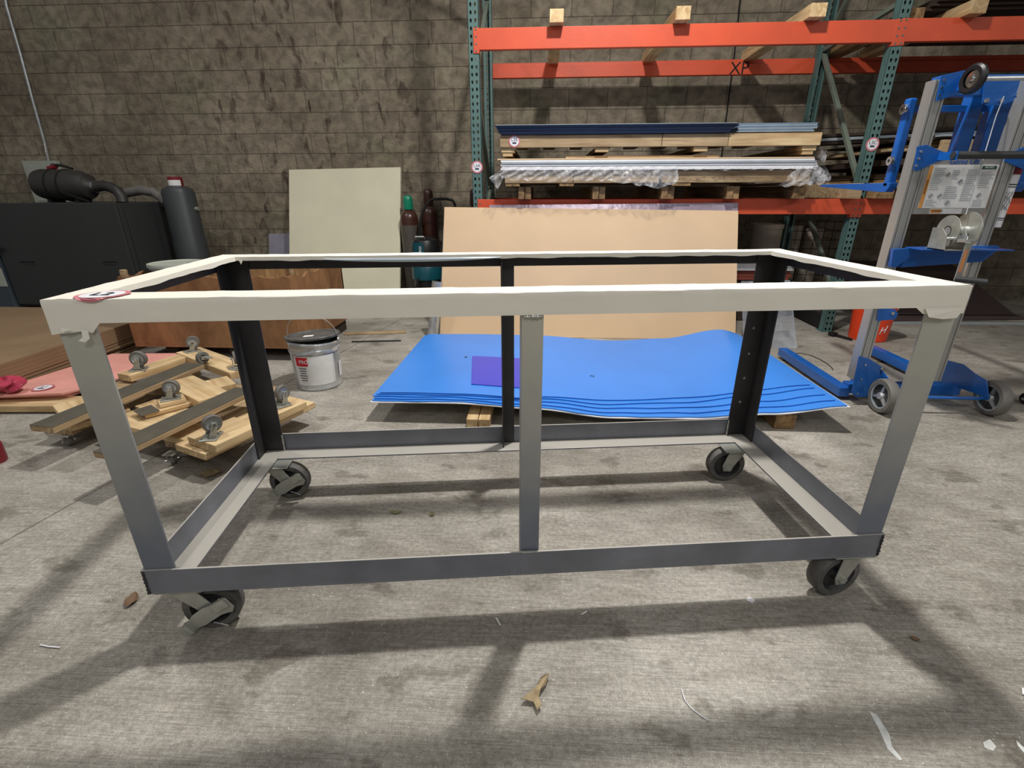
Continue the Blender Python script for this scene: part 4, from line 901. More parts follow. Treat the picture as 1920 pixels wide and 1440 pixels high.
ws(MB().prism([(2.975, 1.66, .873), (2.975, 1.53, .873), (2.975, 1.54, .93), (2.975, 1.57, .975), (2.975, 1.66, .98)], (.004, 0, 0)), 'side_frame', M['zinc'])
ws(MB().box(2.885, 2.979, 1.53, 1.65, .873, .877), 'base', M['zinc'])
ws(MB().tube([(2.888, 1.555, .925), (2.98, 1.555, .925)], .008, 12), 'shaft', M['galv'])
ws(MB().cyl((2.945, 1.555, .925), (2.975, 1.535, .925), .018, 6), 'ratchet', M['chrome'], bevel=.002)
ws(MB().cyl((2.965, 1.53, .915), (2.98, 1.52, .915), .010, 16), 'crank_nut', M['chrome'])
ck = ws(MB().vec((2.966, 1.520, .738), (.034, .006, 0), (0, .006, 0), (0, 0, .185)), 'crank_arm', M['zinc'], bevel=.001)
g = MB().vec((2.9705, 1.5190, .775), (.016, .0028, 0), (0, .0012, 0), (0, 0, .105)); g.v = [v-LO for v in g.v]; g.build('crank_label', M['salmon'], wn)
g = MB().vec((2.9745, 1.5180, .785), (.007, .0012, 0), (0, .0012, 0), (0, 0, .080)); g.v = [v-LO for v in g.v]; g.build('crank_label_print', M['orangelab'], wn)
ws(MB().tube([(2.968, 1.522, .746), (3.060, 1.455, .742)], .0135, 16), 'crank_grip', M['machine'], smooth=True)
LB().tube([(2.985, 1.60, 1.03), (3.045, 1.68, 1.25), (3.08, 1.73, 1.45), (3.11, 1.76, 1.535)], .0022, 6).build('lift_cable', M['galv'])
LB().prism([(2.79, 1.716, .56), (2.87, 1.716, .555), (2.895, 1.716, .53), (2.885, 1.716, .50), (2.80, 1.716, .49)], (0, -.006, 0)).build('mast_bracket', M['genie'], bevel=.001)
LB().cyl((2.86, 1.709, .535), (2.86, 1.700, .535), .009, 6).build('bolt', M['chrome'])
LB().box(2.84, 2.87, 1.80, 1.83, .09, .72).build('rear_tube', M['genie'], bevel=.004)
for x, z in ((2.80, .245), (2.89, .225), (2.80, .16), (2.80, .075), (2.89, .10)): LB().cyl((x, 1.711, z), (x, 1.706, z), .0055, 6).build('bolt', M['chrome'])
LB().cyl((2.80, 1.74, .078), (2.80, 1.74, .115), .009, 6).build('leg_bolt', M['chrome'])
dt = LB().tube([(3.262, 1.752, 1.236), (3.255, 1.752, .965)], .028, 24).build('document_tube', M['white'], smooth=True)
for z0, z1, mt in ((1.205, 1.240, 'redpaint'), (1.158, 1.163, 'black'), (1.148, 1.152, 'black'), (1.006, 1.010, 'black'), (.998, 1.001, 'black')):
    g = MB().cyl(V(3.255+(z0-.965)*.026, 1.752, z0)-LO, V(3.255+(z1-.965)*.026, 1.752, z1)-LO, .0288, 24); MB.build(g, 'tube_cap' if mt == 'redpaint' else 'tube_band', M[mt], dt, smooth=True)
for q in range(3):
    MB().tube([V(3.238+.011*q+.005*math.sin(k*1.9+q), 1.7232, 1.045+k*.012)-LO for k in range(8)], .0011, 5).build('hand_marking', M['black_ink'], dt)

# floor wire beside the lift, castor at the frame's right edge
pts = [atz(u, v, .004) for u, v in ((1486, 663), (1502, 662), (1520, 666), (1540, 675), (1554, 684), (1561, 691), (1562, 694))]
o = MB().tube(pts, .0022, 6).build('loose_wire', M['matblack'], None); tag(o, 'thin dark bent wire on the floor between the lift legs', 'wire')
t = empty('black_roller', atz(1925, 757, 0), 'small black roller at the right edge of the picture', 'roller')
MB().lathe([(0, -.03), (.028, -.03), (.034, -.02), (.034, .02), (.028, .03), (0, .03)], (0, 0, .034), (1, .3, 0), 28).build('wheel', M['black'], t, smooth=True)
MB().cyl((-.045, -.013, .034), (.045, .013, .034), .008, 12).build('axle', M['chrome'], t)
# ------------------------------------------------------------------ left side: machine, wall panel, boards, bin
t = empty('air_compressor', (-3.5, 3.6, 0), 'dark grey compressor cabinet against the block wall with a black intake canister on top', 'machine')
TO = V(-3.5, 3.6, 0)
def tb(g, name, mt, **k):
    p = k.pop('parent', t); g.v = [v-TO for v in g.v]; return MB.build(g, name, mt, p, **k)
tb(MB().box(-4.215, -2.893, 3.63, 4.60, .08, 1.045), 'cabinet', M['machine'], bevel=.004)
tb(MB().box(-4.12, -2.95, 3.70, 4.50, 0, .08), 'plinth', M['matblack'])
dr = tb(MB().box(-4.205, -2.900, 3.600, 3.629, .10, 1.05), 'front_panel', M['machine'], bevel=.006)
for u in (51, 205):
    a = aty(u-13, 491, 3.6); b = aty(u+13, 491, 3.6)
    tb(MB().box(a.x, b.x, 3.597, 3.6005, a.z-.020, a.z+.006), 'grip_slot', M['matblack'], parent=dr)
    tb(MB().box(a.x+.008, b.x, 3.594, 3.599, a.z-.022, a.z-.013), 'grip_lip', M['tankgrey'], parent=dr)
tb(MB().box(-2.892, -2.880, 3.68, 4.02, .12, 1.0), 'side_panel', M['machine'], bevel=.003)
tb(MB().box(-2.99, -2.842, 4.14, 4.22, 1.0, 1.035), 'tank_bracket', M['matblack'])
cx = tb(MB().lathe([(0, 0), (.085, 0), (.125, .03), (.138, .08), (.141, .18), (.143, .20), (.141, .22), (.141, .30), (.143, .32), (.141, .34), (.135, .46), (.11, .52), (.06, .545), (.048, .56), (.048, .60), (0, .60)], (-3.90, 3.92, 1.215), (1, 0, -.04), 36), 'intake_canister', M['canister'], smooth=True)
for h in (.19, .31): tb(MB().lathe([(.142, h), (.147, h), (.147, h+.016), (.142, h+.016)], (-3.90, 3.92, 1.215), (1, 0, -.04), 36), 'canister_band', M['matblack'], parent=cx)
tb(MB().lathe([(.049, .545), (.054, .545), (.054, .585), (.049, .585)], (-3.90, 3.92, 1.215), (1, 0, -.04), 24), 'hose_clamp', M['chrome'], parent=cx)
tb(MB().tube([(-3.31, 3.92, 1.19), (-3.24, 3.92, 1.20), (-3.16, 3.91, 1.185), (-3.09, 3.90, 1.15), (-3.06, 3.89, 1.10), (-3.055, 3.88, 1.045)], .048, 20), 'intake_hose', M['canister'], smooth=True)
tb(MB().tube([(-3.35, 4.2, 1.12), (-3.1, 4.2, 1.16), (-2.96, 4.2, 1.14), (-2.90, 4.2, 1.09), (-2.86, 4.2, 1.04)], .045, 18), 'outlet_pipe', M['greyrubber'], smooth=True)
for q in (-3.78, -3.50):
    tb(MB().box(q, q+.03, 3.84, 4.0, 1.048, 1.085), 'mount_foot', M['matblack'])
tb(MB().bar((-3.62, 3.80, 1.16), (-3.30, 3.78, 1.055), .014, .014), 'stay_bar', M['matblack'])
tb(MB().cyl((-3.74, 3.92, 1.352), (-3.66, 3.92, 1.372), .022, 14), 'red_valve', M['redpaint'])
tb(MB().tube([(-3.70, 3.92, 1.385), (-3.60, 3.92, 1.380), (-3.50, 3.92, 1.35)], .012, 8), 'valve_line', M['matblack'])
t2 = empty('receiver_tank', (-2.69, 4.18, 0), 'tall dark grey cylindrical tank standing right of the compressor cabinet', 'tank')
MB().lathe([(0, 0), (.15, 0), (.155, .02), (.155, .66), (.148, .68), (.148, 1.13), (.135, 1.17), (.09, 1.195), (0, 1.20)], n=44).build('tank_body', M['tankgrey'], t2, smooth=True)
cp = MB().lathe([(0, 1.195), (.066, 1.195), (.066, 1.275), (.060, 1.282), (0, 1.282)], n=32).build('cap', M['redpaint'], t2, smooth=True)
on_cyl(cp, 'cap_label', math.radians(-72), .13, 1.20, .052, .067, M['paper'], .001, 0)
MB().cyl((.148, 0, .98), (.175, 0, .98), .02, 12).build('fitting', M['zinc'], t2)
t3 = empty('control_cabinet', (-4.7, 3.6, 0), 'slate blue cabinet with a pale label at the left edge beside the compressor', 'cabinet')
MB().box(-.50, .470, -.02, .95, .05, .86).build('body', M['bluegrey'] if False else mat('slate_cabinet', srgb(62, 72, 80), .4, var=.15, scale=3), t3, bevel=.01)
a = aty(0, 503, 3.58); MB().box(a.x-.25-(-4.7), aty(8, 520, 3.58).x+.005+4.7, -.024, -.0205, aty(8, 537, 3.58).z, a.z).build('label', M['panelwhite'], t3)
MB().box(-.45, aty(7, 470, 3.58).x+4.7, -.026, -.0205, aty(5, 472, 3.58).z, aty(5, 465, 3.58).z).build('vent_slot', M['matblack'], t3)
t4 = empty('electrical_box', (-4.6, WY-.04, 1.25), 'grey-white electrical box on the block wall behind the intake canister', 'electrical box')
MB().box(-.16, .24, -.02, .035, -.24, .215).build('box', M['panelwhite'], t4, bevel=.005)
MB().box(-.12, .20, -.026, -.0205, -.20, .17).build('door', M['panelwhite'], t4, bevel=.003)
pts = [aty(6, -30, WY-.03), aty(12, 10, WY-.03), aty(38, 100, WY-.03), aty(62, 190, WY-.03), aty(84, 268, WY-.03), aty(92, 304, WY-.03)]
o = MB().tube(pts, .013, 10).build('conduit', M['galv'], None, smooth=True); tag(o, 'thin metal conduit running up the block wall at far left', 'conduit')
o = MB().tube([aty(84, 268, WY-.035), aty(86, 285, WY-.05), aty(92, 300, WY-.045)], .006, 6).build('conduit_wire', M['wire'], None); tag(o, 'loose pale wire end where the conduit meets the electrical box', 'wire')

# brown fibre boards
rnd.seed(3); z = .002; k = 0
spec = [.022, .012, .022, .014, .020, .018, .022, .020, .024, .020]
for i, th in enumerate(spec):
    xe = -2.085-(.05*rnd.random() if i < 5 else .006*rnd.random()); gap = .004 if i < 5 else .0008
    y0 = 1.30+.05*rnd.random()
    o = MB().vec((-4.6, y0, z), (xe+4.6, 0, 0), (0, 2.97-y0, 0), (0, 0, th)).build('fibre_board', M['brownboard'], None, bevel=.001)
    tag(o, 'brown fibre board in the low stack at the left edge, %s' % ('the lowest', 'second from the floor', 'third from the floor', 'fourth from the floor', 'fifth from the floor', 'fifth from the top', 'fourth from the top', 'third from the top', 'second from the top', 'the topmost')[i], 'board', 'brown fibre boards')
    z += th+gap
# pink foam boards on battens
o = MB().vec((-2.075, 1.335, .012), (.505, .03, 0), (-.01, .14, 0), (0, 0, .038)).build('plank', M['pine'], None, bevel=.003); tag(o, 'pine plank lying under the front of the pink foam boards', 'plank')
o = MB().vec((-2.07, 1.36, .0005), (.10, .008, 0), (0, .1, 0), (0, 0, .011)).build('plank_offcut', M['pine'], None); tag(o, 'small pine offcut under the plank at the left edge', 'offcut')
o = MB().prism([(-2.078, 1.42, .056), (-1.66, 1.475, .052), (-1.63, 2.28, .010), (-2.078, 2.25, .012)], (0, 0, .024)).build('pink_board', M['pink'], None, bevel=.002); tag(o, 'lower pink foam board lying between the brown stack and the dollies', 'foam board', 'pink foam boards')
o = MB().prism([(-2.077, 1.36, .083), (-1.66, 1.44, .080), (-1.57, 1.62, .070), (-1.60, 2.30, .036), (-2.077, 2.25, .040)], (0, 0, .014)).build('pink_board', M['pink'], None, bevel=.002)
tag(o, 'upper pink foam board with an oval sticker, left of the dollies', 'foam board', 'pink foam boards')
sticker(o, V(-1.83, 1.50, .0965), (1, .1, 0), (-.1, 1, .0), .052, 'L1')
g = MB()
def fn(i, j):
    a = 2*math.pi*i; b = math.pi*j; r = 1+.22*math.sin(a*3+b*4)+.12*math.sin(a*7+b*5)
    return V(-2.21+.12*r*math.sin(b)*math.cos(a), 1.47+.07*r*math.sin(b)*math.sin(a), .148+.045*r*math.cos(b))
bag = mat('pink_bag_film', srgb(176, 62, 84), .18, var=.3, scale=20, bump=.5, bscale=25)
# the bag lies on the upper pink board, just right of the brown stack
def fnb(i, j):
    p = fn(i, j); return V(-1.965+(p.x+2.21)*.72, 1.43+(p.y-1.47)*.9, .142+(p.z-.148)*.8)
o = MB().grid(fnb, 36, 18).build('plastic_bag', bag, None, smooth=True); tag(o, 'crumpled glossy pink-red bag at the left edge above the pink boards', 'bag')
pc = atz(-9, 866)
o = MB().lathe([(0, 0), (.042, 0), (.045, .01), (.045, .085), (.02, .10), (0, .10)], (pc.x, pc.y, 0), n=28).build('red_can', M['redpaint'], None, smooth=True); tag(o, 'dark red can standing on the floor, just cut by the left edge', 'can')

# plywood bin
t = empty('plywood_bin', (-1.26, 2.75, 0), 'large open plywood bin with ragged rim on skids behind the dollies', 'bin')
BO = V(-1.26, 2.75, 0); rnd.seed(11)
def jagged(n, base, amp, pts=None):
    return [base+amp*(rnd.random()-.5)+.5*amp*math.sin(i*1.3) for i in range(n)]
def wall(p, q, zb, zl, thick, nrm, mt, name='side_wall', n=34):
    p, q = V(*p), V(*q); pts = [p+V(0, 0, zb), q+V(0, 0, zb)]
    for i in range(n, -1, -1):
        s = i/n; pts.append(p*(1-s)+q*s+V(0, 0, zl(s)))
    g = MB().prism([x-BO for x in pts], V(*nrm)*thick); return g.build(name, mt, t)
def zl_front(s):
    v = .598+.006*math.sin(s*40)+.004*math.sin(s*93)
    if s < .10: v -= .022*(1-s/.10)
    return v
def zl_right(s):
    v = .600-.030*s+.008*math.sin(s*23+1)-.022*math.exp(-((s-.22)/.05)**2)
    if s > .93: v += .03
    return v
wall((-1.925, 2.30, 0), (-.690, 2.30, 0), .115, zl_front, .018, (0, 1, 0), M['ply'], 'front_wall')
wall((-.690, 2.3185, 0), (-.690, 3.20, 0), .115, zl_right, .018, (-1, 0, 0), M['ply'])
wall((-1.925, 2.318, 0), (-1.925, 3.18, 0), .115, lambda s: .59+.01*math.sin(s*30), .018, (1, 0, 0), M['ply'])
wall((-1.925, 3.18, 0), (-.690, 3.18, 0), .115, lambda s: .60+.006*math.sin(s*35), .018, (0, 1, 0), M['plyin'], 'rear_wall')
MB().box(-.665, .57, -.45, .43, .095, .114).build('floor_panel', M['ply'], t)
for x in (-.48, 0, .46): MB().box(x, x+.09, -.40, .44, 0, .094).build('skid', M['darksheet'], t)
MB().box(-.645, -.605, -.43, -.395, .115, .640).build('corner_post', M['pined'], t, bevel=.008)
MB().box(.13, .165, .395, .43, .115, .64).build('corner_post', M['pined'], t, bevel=.012)
t5 = empty('metal_drum', (-1.692, 2.61, .1145), 'small steel drum with grey-white lid standing inside the plywood bin', 'drum')
MB().lathe([(0, 0), (.178, 0), (.182, .01), (.182, .17), (.188, .18), (.182, .19), (.182, .34), (.188, .35), (.182, .36), (.182, .53), (0, .53)], n=48).build('body', M['galv'], t5, smooth=True)
MB().lathe([(0, .533), (.172, .533), (.178, .540), (.186, .540), (.188, .532), (.188, .518), (.184, .516)], n=48).build('lid', M['panelwhite'], t5, smooth=True)
MB().lathe([(0, .534), (.020, .534), (.020, .538), (0, .538)], (.11, -.01, 0), n=18).build('bung_hole', M['matblack'], t5)
MB().lathe([(.187, .49), (.190, .49), (.190, .504), (.187, .504)], n=48).build('lid_clip_ring', M['black'], t5)

# ---- dollies of pine boards with casters
def board(parent, p, q, w_, z0, z1, mt, name='board', label=None):
    p, q = V(p[0], p[1], (z0+z1)/2), V(q[0], q[1], (z0+z1)/2)
    L = (q-p).length; ang = math.atan2(q.y-p.y, q.x-p.x)
    g = MB().box(0, L, -w_/2, w_/2, -(z1-z0)/2, (z1-z0)/2); o = g.build(name, mt, parent, bevel=.003, label=label)
    o.location = p-parent_off(parent); o.rotation_euler = (0, 0, ang); return o
OFF = {}
def parent_off(p): return OFF.get(p.name, V(0, 0, 0)) if p else V(0, 0, 0)
dA = empty('board_dolly', (-.85, 1.25, 0), 'lower pine dolly standing on its casters under the upturned one', 'dolly', 'caster dollies of pine boards'); OFF[dA.name] = V(-.85, 1.25, 0)
dB = empty('board_dolly', (-.80, 1.25, 0), 'upturned pine dolly with grey wheels in the air, on top of the other', 'dolly', 'caster dollies of pine boards'); OFF[dB.name] = V(-.80, 1.25, 0)
# lower dolly, wheels down (casters 75 mm)
board(dA, (-.46, .80), (-.235, 1.345), .20, .098, .130, M['pine'])
board(dA, (-1.02, 1.14), (-.34, .92), .20, .098, .128, M['pine'])
board(dA, (-1.02, 1.26), (-.62, 1.10), .10, .098, .129, M['pine'])
board(dA, (-1.42, 1.50), (-.42, 1.46), .12, .098, .127, M['pined'])
board(dA, (-1.40, 1.30), (-1.10, 1.08), .24, .098, .128, M['pine'])
board(dA, (-1.28, 1.02), (-1.20, 1.84), .16, .062, .096, M['pined'])
board(dA, (-.62, .92), (-.52, 1.50), .12, .062, .096, M['pined'])
for (x, y, a) in ((-.62, .88, 2.3), (-1.24, 1.02, 2.6), (-1.22, 1.76, 1.9), (-.46, 1.30, .4)):
    make_caster(dA, V(x, y, .0615)-OFF[dA.name], a, False, r=.024, wd=.018, dx=.012, zt=.0615, plate=(.05, .045), tyre='greyrubber', hub='zinc')
# upper dolly: cross boards, dark planks and upturned casters
z1, z2 = .132, .166
board(dB, (-.400, .800), (-.315, 1.000), .185, z1, z2+.004, M['pine'])
board(dB, (-.315, 1.000), (-.205, 1.255), .130, z1, z2+.002, M['pine'])
board(dB, (-1.27, 1.965), (-.70, 1.615), .145, z1+.012, z2+.022, M['pine'])
board(dB, (-1.34, 1.52), (-1.23, 1.90), .105, z1+.008, z2+.014, M['pine'])
board(dB, (-.97, 1.46), (-.62, 1.235), .150, z1+.004, z2+.016, M['pine'])
board(dB, (-.80, 1.51), (-.68, 1.40), .125, z1, z2+.004, M['pine'])
board(dB, (-.90, 1.10), (-.74, 1.30), .105, z1, z2-.012, M['pine'])
board(dB, (-.905, 1.075), (-.862, 1.14), .11, z2-.011, z2-.007, M['darkplank'], 'dark_tip')
board(dB, (-.865, 1.165), (-.785, 1.245), .085, z2-.011, z2+.012, M['pine'], 'caster_block')
board(dB, (-1.13, .835), (-1.015, 1.665), .125, z2+.006, z2+.034, M['pined'], 'plank'); board(dB, (-1.13, .835), (-1.015, 1.665), .125, z2+.0345, z2+.037, M['darkplank'], 'plank_coating')
board(dB, (-.665, .63), (-.50, 1.31), .120, z2+.006, z2+.030, M['pined'], 'plank'); board(dB, (-.665, .63), (-.50, 1.31), .120, z2+.0305, z2+.033, M['darkplank'], 'plank_coating')
def up_caster(x, y, z, a, r=.038):
    make_caster(dB, V(x, y, z)-OFF[dB.name], a, False, r=r, wd=.026, dx=.014, zt=r*2+.022, plate=(.085, .07), up=-1, tyre='greyrubber', hub='galv')
up_caster(-.375, .835, z2+.005, .9); up_caster(-.245, 1.180, z2+.004, 1.2); up_caster(-1.215, 1.930, z2+.023, .5)
up_caster(-.735, 1.635, z2+.023, 2.2); up_caster(-.825, 1.205, z2+.013, .3); up_caster(-1.31, 1.60, z2+.015, .2, .045)
def lying_wheel(x, y, z, lb, r=.036):
    c = empty('toppled_castor', (x, y, z), lb, 'caster', 'loose casters on the dollies')
    MB().lathe([(r*.55, -.013), (r*.93, -.013), (r, -.008), (r, .008), (r*.93, .013), (r*.55, .013)], (0, 0, r), (.9, -.45, 0), 30).build('tyre', M['greyrubber'], c, smooth=True)
    MB().lathe([(0, -.012), (r*.55, -.010), (r*.55, .010), (0, .012)], (0, 0, r), (.9, -.45, 0), 24).build('hub', M['machine'], c, smooth=True)
    g = MB(); d = V(.9, -.45, 0).normalized(); g.vec(V(0, 0, r)+d*.018+V(-.012, -.012, -.010), V(.022, .022, 0), d*.004, V(0, 0, .022)); g.vec(V(0, 0, r)+d*.014, d*.05, V(.012, .024, 0), V(0, 0, .005))
    g.build('fork', M['zinc'], c)
lying_wheel(-1.30, 2.02, .002, 'small grey caster lying on its side by the bin front edge')
lying_wheel(-.985, 1.70, z2+.024, 'small grey caster lying on the rear board of the upturned dolly')

# dented paint pail
t = empty('paint_pail', (-.385, 1.885, 0), 'dented silver metal pail with a red and white label, wire handle raised', 'pail')
g = MB(); NU, PR = 56, [(0, 0), (.132, 0), (.138, .006), (.136, .03), (.139, .10), (.143, .18), (.146, .232), (.152, .238), (.152, .250), (.148, .258), (.154, .286), (.158, .292), (.155, .300), (.146, .300)]
vs = []; fs = []
for (r, h) in PR:
    for i in range(NU):
        a = 2*math.pi*i/NU; d = 0
        if .02 < h < .24: d = -.007*math.exp(-((a-4.9)/.22)**2-((h-.13)/.03)**2)-.003*math.exp(-((a-4.3)/.3)**2-((h-.17)/.04)**2)
        if h >= .25: d = .003*math.sin(a*5)+.002*math.sin(a*11)
        zt_ = .012*math.sin(a-2.2)*(1 if h >= .285 else 0)
        vs.append(V(math.cos(a)*max(r+d, 0), math.sin(a)*max(r+d, 0), h+zt_+(.004*math.sin(a*4) if .23 < h < .27 else 0)))
for k in range(len(PR)-1):
    for i in range(NU): j = (i+1) % NU; fs.append((k*NU+i, k*NU+j, (k+1)*NU+j, (k+1)*NU+i))
g.add(vs, fs); g.build('body', M['galv'], t, smooth=True)
ld = MB(); ld.lathe([(0, .0), (.140, .0), (.144, .008), (.158, .010), (.162, .004), (.160, -.006), (.155, -.008)], (0, 0, .318), (-.055, .075, 1), 52); ld.build('lid', M['rubber'], t, smooth=True)
MB().vec((-.030, -.065, .323), (.055, .012, .003), (-.008, .040, -.003), (0, 0, .003)).build('lid_label', M['paper'], t)
MB().tube([(.157*math.cos(math.pi*i/20)+.002, -.035*math.sin(math.pi*i/20), .300+.155*math.sin(math.pi*i/20)**.8) for i in range(21)], .0022, 6).build('wire_handle', M['wire'], t, smooth=True)
for s_ in (-1, 1): MB().lathe([(0, 0), (.013, 0), (.010, .006), (0, .008)], (s_*.157, 0, .298), (s_, 0, 0), 14).build('ear', M['wire'], t)
lab = on_cyl(t, 'label', math.radians(-72), .232, .040, .185, .1355, M['paper'], .0015, .046)
on_cyl(t, 'red_label', math.radians(-100), .072, .165, .056, .1355, M['red'], .0026, .046)
ap = math.radians(-94); rp = .1355+.046*.19+.0035
text('label_text', 'PRO', .030, (math.cos(ap)*rp, math.sin(ap)*rp, .192), (-math.sin(ap), math.cos(ap), 0), (0, 0, 1), M['white'], t, .0008)
for i in range(6):
    on_cyl(t, 'print_line', math.radians(-100), .050-.006*(i % 3), .148-i*.0155, .0045, .1355, M['ink'], .0030, .046)
on_cyl(t, 'label_edge', math.radians(-24), .008, .045, .175, .1355, M['white'], .0028, .046)
on_cyl(t, 'side_label', math.radians(4), .045, .060, .10, .1355, M['white'], .0028, .046)

o = MB().vec((-.655, 2.985, .0008), (.51, .085, 0), (-.015, .055, 0), (0, 0, .014)).build('lath', M['pined'], None, bevel=.002); tag(o, 'pale wooden lath lying on the floor behind the paint pail', 'lath')
a = atz(660, 642); b = atz(752, 640)
o = MB().bar((a.x, a.y, .006), (b.x, b.y, .006), .012, .010).build('thin_rod', M['machine'], None); tag(o, 'thin dark rod on the floor in front of the lath', 'rod')

# ------------------------------------------------------------------ against the wall: foam board, cylinders, vacuum, hand truck
slab('foam_board', (-1.735, 4.20, .002), (-.510, 4.20, .002), (-.508, 4.668, 1.383), (-1.736, 4.668, 1.363), .045, M['whiteboard'], 'large pale yellow foam board leaning on the block wall', 'foam board', .003)
slab('grey_sheet', (-2.09, 4.45, .002), (-1.80, 4.45, .002), (-1.80, 4.66, .700), (-2.085, 4.66, .700), .012, mat('lilac_grey_panel', srgb(128, 126, 138), .6, var=.12), 'low lilac-grey panel leaning left of the pale yellow foam board', 'panel')
def gascyl(x, y, r, zs, zc, body, cap, lb, band=None):
    c = empty('gas_cylinder', (x, y, 0), lb, 'gas cylinder', 'gas cylinders by the wall')
    MB().lathe([(0, 0), (r*.92, 0), (r, .02), (r, zs-.07), (r*.96, zs-.045), (r*.80, zs-.015), (r*.55, zs+.005), (r*.44, zs+.014), (r*.42, zs+.03), (0, zs+.03)], n=36).build('body', M[body], c, smooth=True)
    MB().lathe([(0, zs+.02), (r*.54, zs+.02), (r*.56, zs+.03), (r*.54, zc-.05), (r*.50, zc-.02), (r*.34, zc-.004), (0, zc)], n=28).build('cap', M[cap], c, smooth=True)
    if band: MB().lathe([(r+.0005, .03), (r+.0012, .03), (r+.0012, band), (r+.0005, band)], n=36).build('sleeve', M['cylgrey'], c, smooth=True)
    return c
gascyl(-.392, 4.42, .092, .945, 1.105, 'cylbrown', 'green', 'brown gas cylinder with a green cap beside the pale foam board', .81)
gascyl(-.212, 4.60, .092, .985, 1.165, 'cylbrown', 'cylbrown', 'dark brown gas cylinder with brown cap behind the hand truck')
gascyl(.300, 4.50, .092, .985, 1.165, 'cylbrown', 'cylbrown', 'brown gas cylinder half hidden behind the left rack upright')
t = empty('hand_truck', (-.12, 4.28, 0), 'black tubular hand truck behind the tan cardboard', 'hand truck')
HO = V(-.12, 4.28, 0)
P_ = [aty(u, v, 4.27)-HO for u, v in ((788, 470), (787, 430), (790, 405), (797, 388), (806, 376), (815, 373), (838, 373), (849, 376), (853, 384), (853, 400), (856, 440))]
MB().tube([V(P_[0].x, P_[0].y, .10)]+P_+[V(P_[-1].x+.01, P_[-1].y, .10)], .013, 12).build('handle_tube', M['matblack'], t, smooth=True)
MB().box(-.20, .20, -.22, .02, .02, .03).build('toe_plate', M['matblack'], t)
for s_ in (-1, 1): MB().lathe([(0, -.02), (.05, -.02), (.09, -.016), (.10, 0), (.09, .016), (.05, .02), (0, .02)], (s_*.21, .06, .10), (1, 0, 0), 30).build('wheel', M['black'], t, smooth=True)
t = empty('vacuum_cleaner', (-.155, 4.06, .031), 'black and teal workshop vacuum standing on the hand truck', 'vacuum')
MB().lathe([(0, 0), (.13, 0), (.14, .03), (.135, .30), (0, .30)], n=36).build('tank', M['black'], t, smooth=True)
MB().lathe([(.136, .27), (.150, .28), (.150, .40), (.138, .42), (0, .42)], n=36).build('collar', M['teal'], t, smooth=True)
MB().lathe([(0, .41), (.142, .42), (.148, .47), (.145, .60), (.12, .66), (.06, .69), (0, .695)], n=36).build('head', M['black'], t, smooth=True)
pn = on_cyl(t, 'side_panel', math.radians(-108), .12, .44, .205, .146, M['teal'], .003, 0)
am = math.radians(-96)
text('lettering', 'makita', .050, (math.cos(am)*.151, math.sin(am)*.151, .545), (0, 0, -1), (-math.sin(am), math.cos(am), 0), M['white'], t, .0008)
MB().tube([(-.06, -.14, .30), (-.09, -.17, .18), (-.10, -.15, .05)], .012, 8).build('hose', M['matblack'], t, smooth=True)
MB().tube([(.02, -.10, .68), (.02, -.13, .70), (-.06, -.13, .70), (-.06, -.10, .68)], .008, 8).build('grip', M['galv'], t)
for i, (z, d) in enumerate(((.50, 0), (.515, .02))):
    o = MB().tube([(-.30, 4.12, z+.0), (-.36, 4.11-d, z+.012), (-.42, 4.10-d, z+.018+d)], .008, 8).build('valve_handle', M['matblack'], None) if False else None

# ------------------------------------------------------------------ litter on the floor
def leaf(u, v, size, rot, mt, lb, curl=.5, elong=1.6, z=.001):
    c = atz(u, v); g = MB(); n = 10
    def fn(i, j):
        s = i*2-1; t_ = j*2-1; w_ = (1-abs(s)**1.7)*.5/elong*2
        x = s*size/2; y = t_*w_*size/2; zz = z+curl*size*.28*(t_*t_*w_)+curl*size*.12*(1-math.cos(s*2.2))+.02*size*math.sin(s*9)
        cr, sr = math.cos(rot), math.sin(rot); return V(c.x+x*cr-y*sr, c.y+x*sr+y*cr, max(.0008, zz))
    g.grid(fn, n, n); o = g.build('fallen_leaf', mt, None, smooth=True, solid=.0006); return tag(o, lb, 'leaf', 'dry leaves on the floor')
leaf(395, 889, .085, .2, M['leaf'], 'pale dry leaf on the floor left of the left bottom rail', .35, 1.3)
leaf(248, 1128, .060, 1.9, M['leafbrown'], 'small brown curled leaf on the floor left of the front left caster', .9, 1.7)
leaf(742, 962, .055, .1, M['leafgreen'], 'thin greenish leaf inside the cart frame, left of the centre post', .9, 3.0)
leaf(810, 966, .022, .8, M['leafgreen'], 'tiny round greenish seed inside the cart frame', 1.2, 1.0)
leaf(1407, 1126, .028, .1, M['white'], 'tiny pale scrap left of the front right caster', .3, 1.3)
leaf(1715, 1200, .022, -.5, M['leafbrown'], 'tiny brown husk on the floor right of the front right caster', 1.2, 1.4)
c = atz(1003, 1310); g = MB()
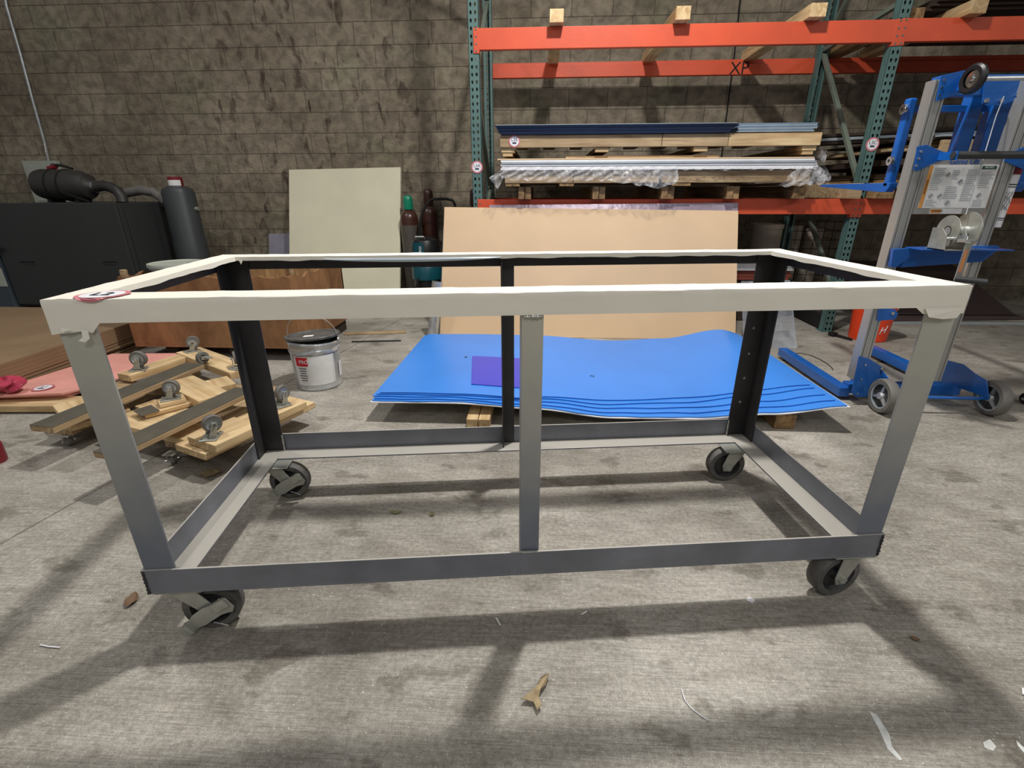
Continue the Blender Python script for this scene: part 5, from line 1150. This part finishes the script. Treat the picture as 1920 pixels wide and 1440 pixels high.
pts = [(.030, .060), (.036, .052), (.028, .030), (.014, .012), (.010, -.002), (.016, -.022), (.006, -.036), (-.004, -.016), (-.034, -.012), (-.026, -.004), (-.010, .006), (.000, .018), (.014, .040)]
g.prism([(c.x+x*.95, c.y+y*1.05, .003+.012*abs(math.sin(i*1.7))) for i, (x, y) in enumerate(pts)], (0, 0, .003))
o = g.build('twisted_husk', M['leaf'], None, bevel=.001); tag(o, 'twisted pale dry husk on the floor at the bottom centre', 'dry husk')
o = MB().tube([atz(u, v, .003) for u, v in ((1278, 1292), (1284, 1312), (1296, 1328), (1312, 1340), (1328, 1350))], .0016, 6).build('string_bit', M['white'], None); tag(o, 'thin white bent string on the floor at the bottom right of centre', 'string')
o = MB().tube([atz(u, v, .003) for u, v in ((75, 1209), (90, 1212), (112, 1214))], .0020, 6).build('plastic_straw_bit', M['white'], None); tag(o, 'short white plastic sliver on the floor at lower left', 'sliver')
for i, (u, v, du, dv, lb) in enumerate(((930, 1158, 8, 14, 'pale wood shaving just below the bottom front rail'), (1090, 1152, 10, -6, 'pale shaving below the rail right of centre'), (1918, 1290, 1, 12, 'pale shaving at the right edge'))):
    a = atz(u, v, .002); b = atz(u+du, v+dv, .004)
    o = MB().bar(a, b, .004, .0012).build('wood_shaving', M['paper'], None); tag(o, lb, 'shaving', 'pale shavings on the floor')
def mark(pp, lb):
    o = MB().prism([atz(u, v, .0003) for u, v in pp], (0, 0, .0006)).build('paint_mark', M['greymark'], None); return tag(o, lb, 'paint mark', 'white paint marks on the floor')
M['greymark'] = mat('worn_white_paint', srgb(206, 208, 204), .7, var=.18, scale=60)
mark([(1630, 1334), (1644, 1340), (1668, 1378), (1672, 1400), (1692, 1424), (1686, 1426), (1664, 1404), (1650, 1372)], 'long streak of worn white paint on the floor at lower right')
mark([(1843, 1392), (1856, 1386), (1868, 1400), (1862, 1408), (1846, 1402)], 'small patch of worn white paint near the lower right corner')
mark([(1905, 1388), (1920, 1402), (1920, 1412), (1908, 1398)], 'sliver of white paint cut by the right edge, lower corner')
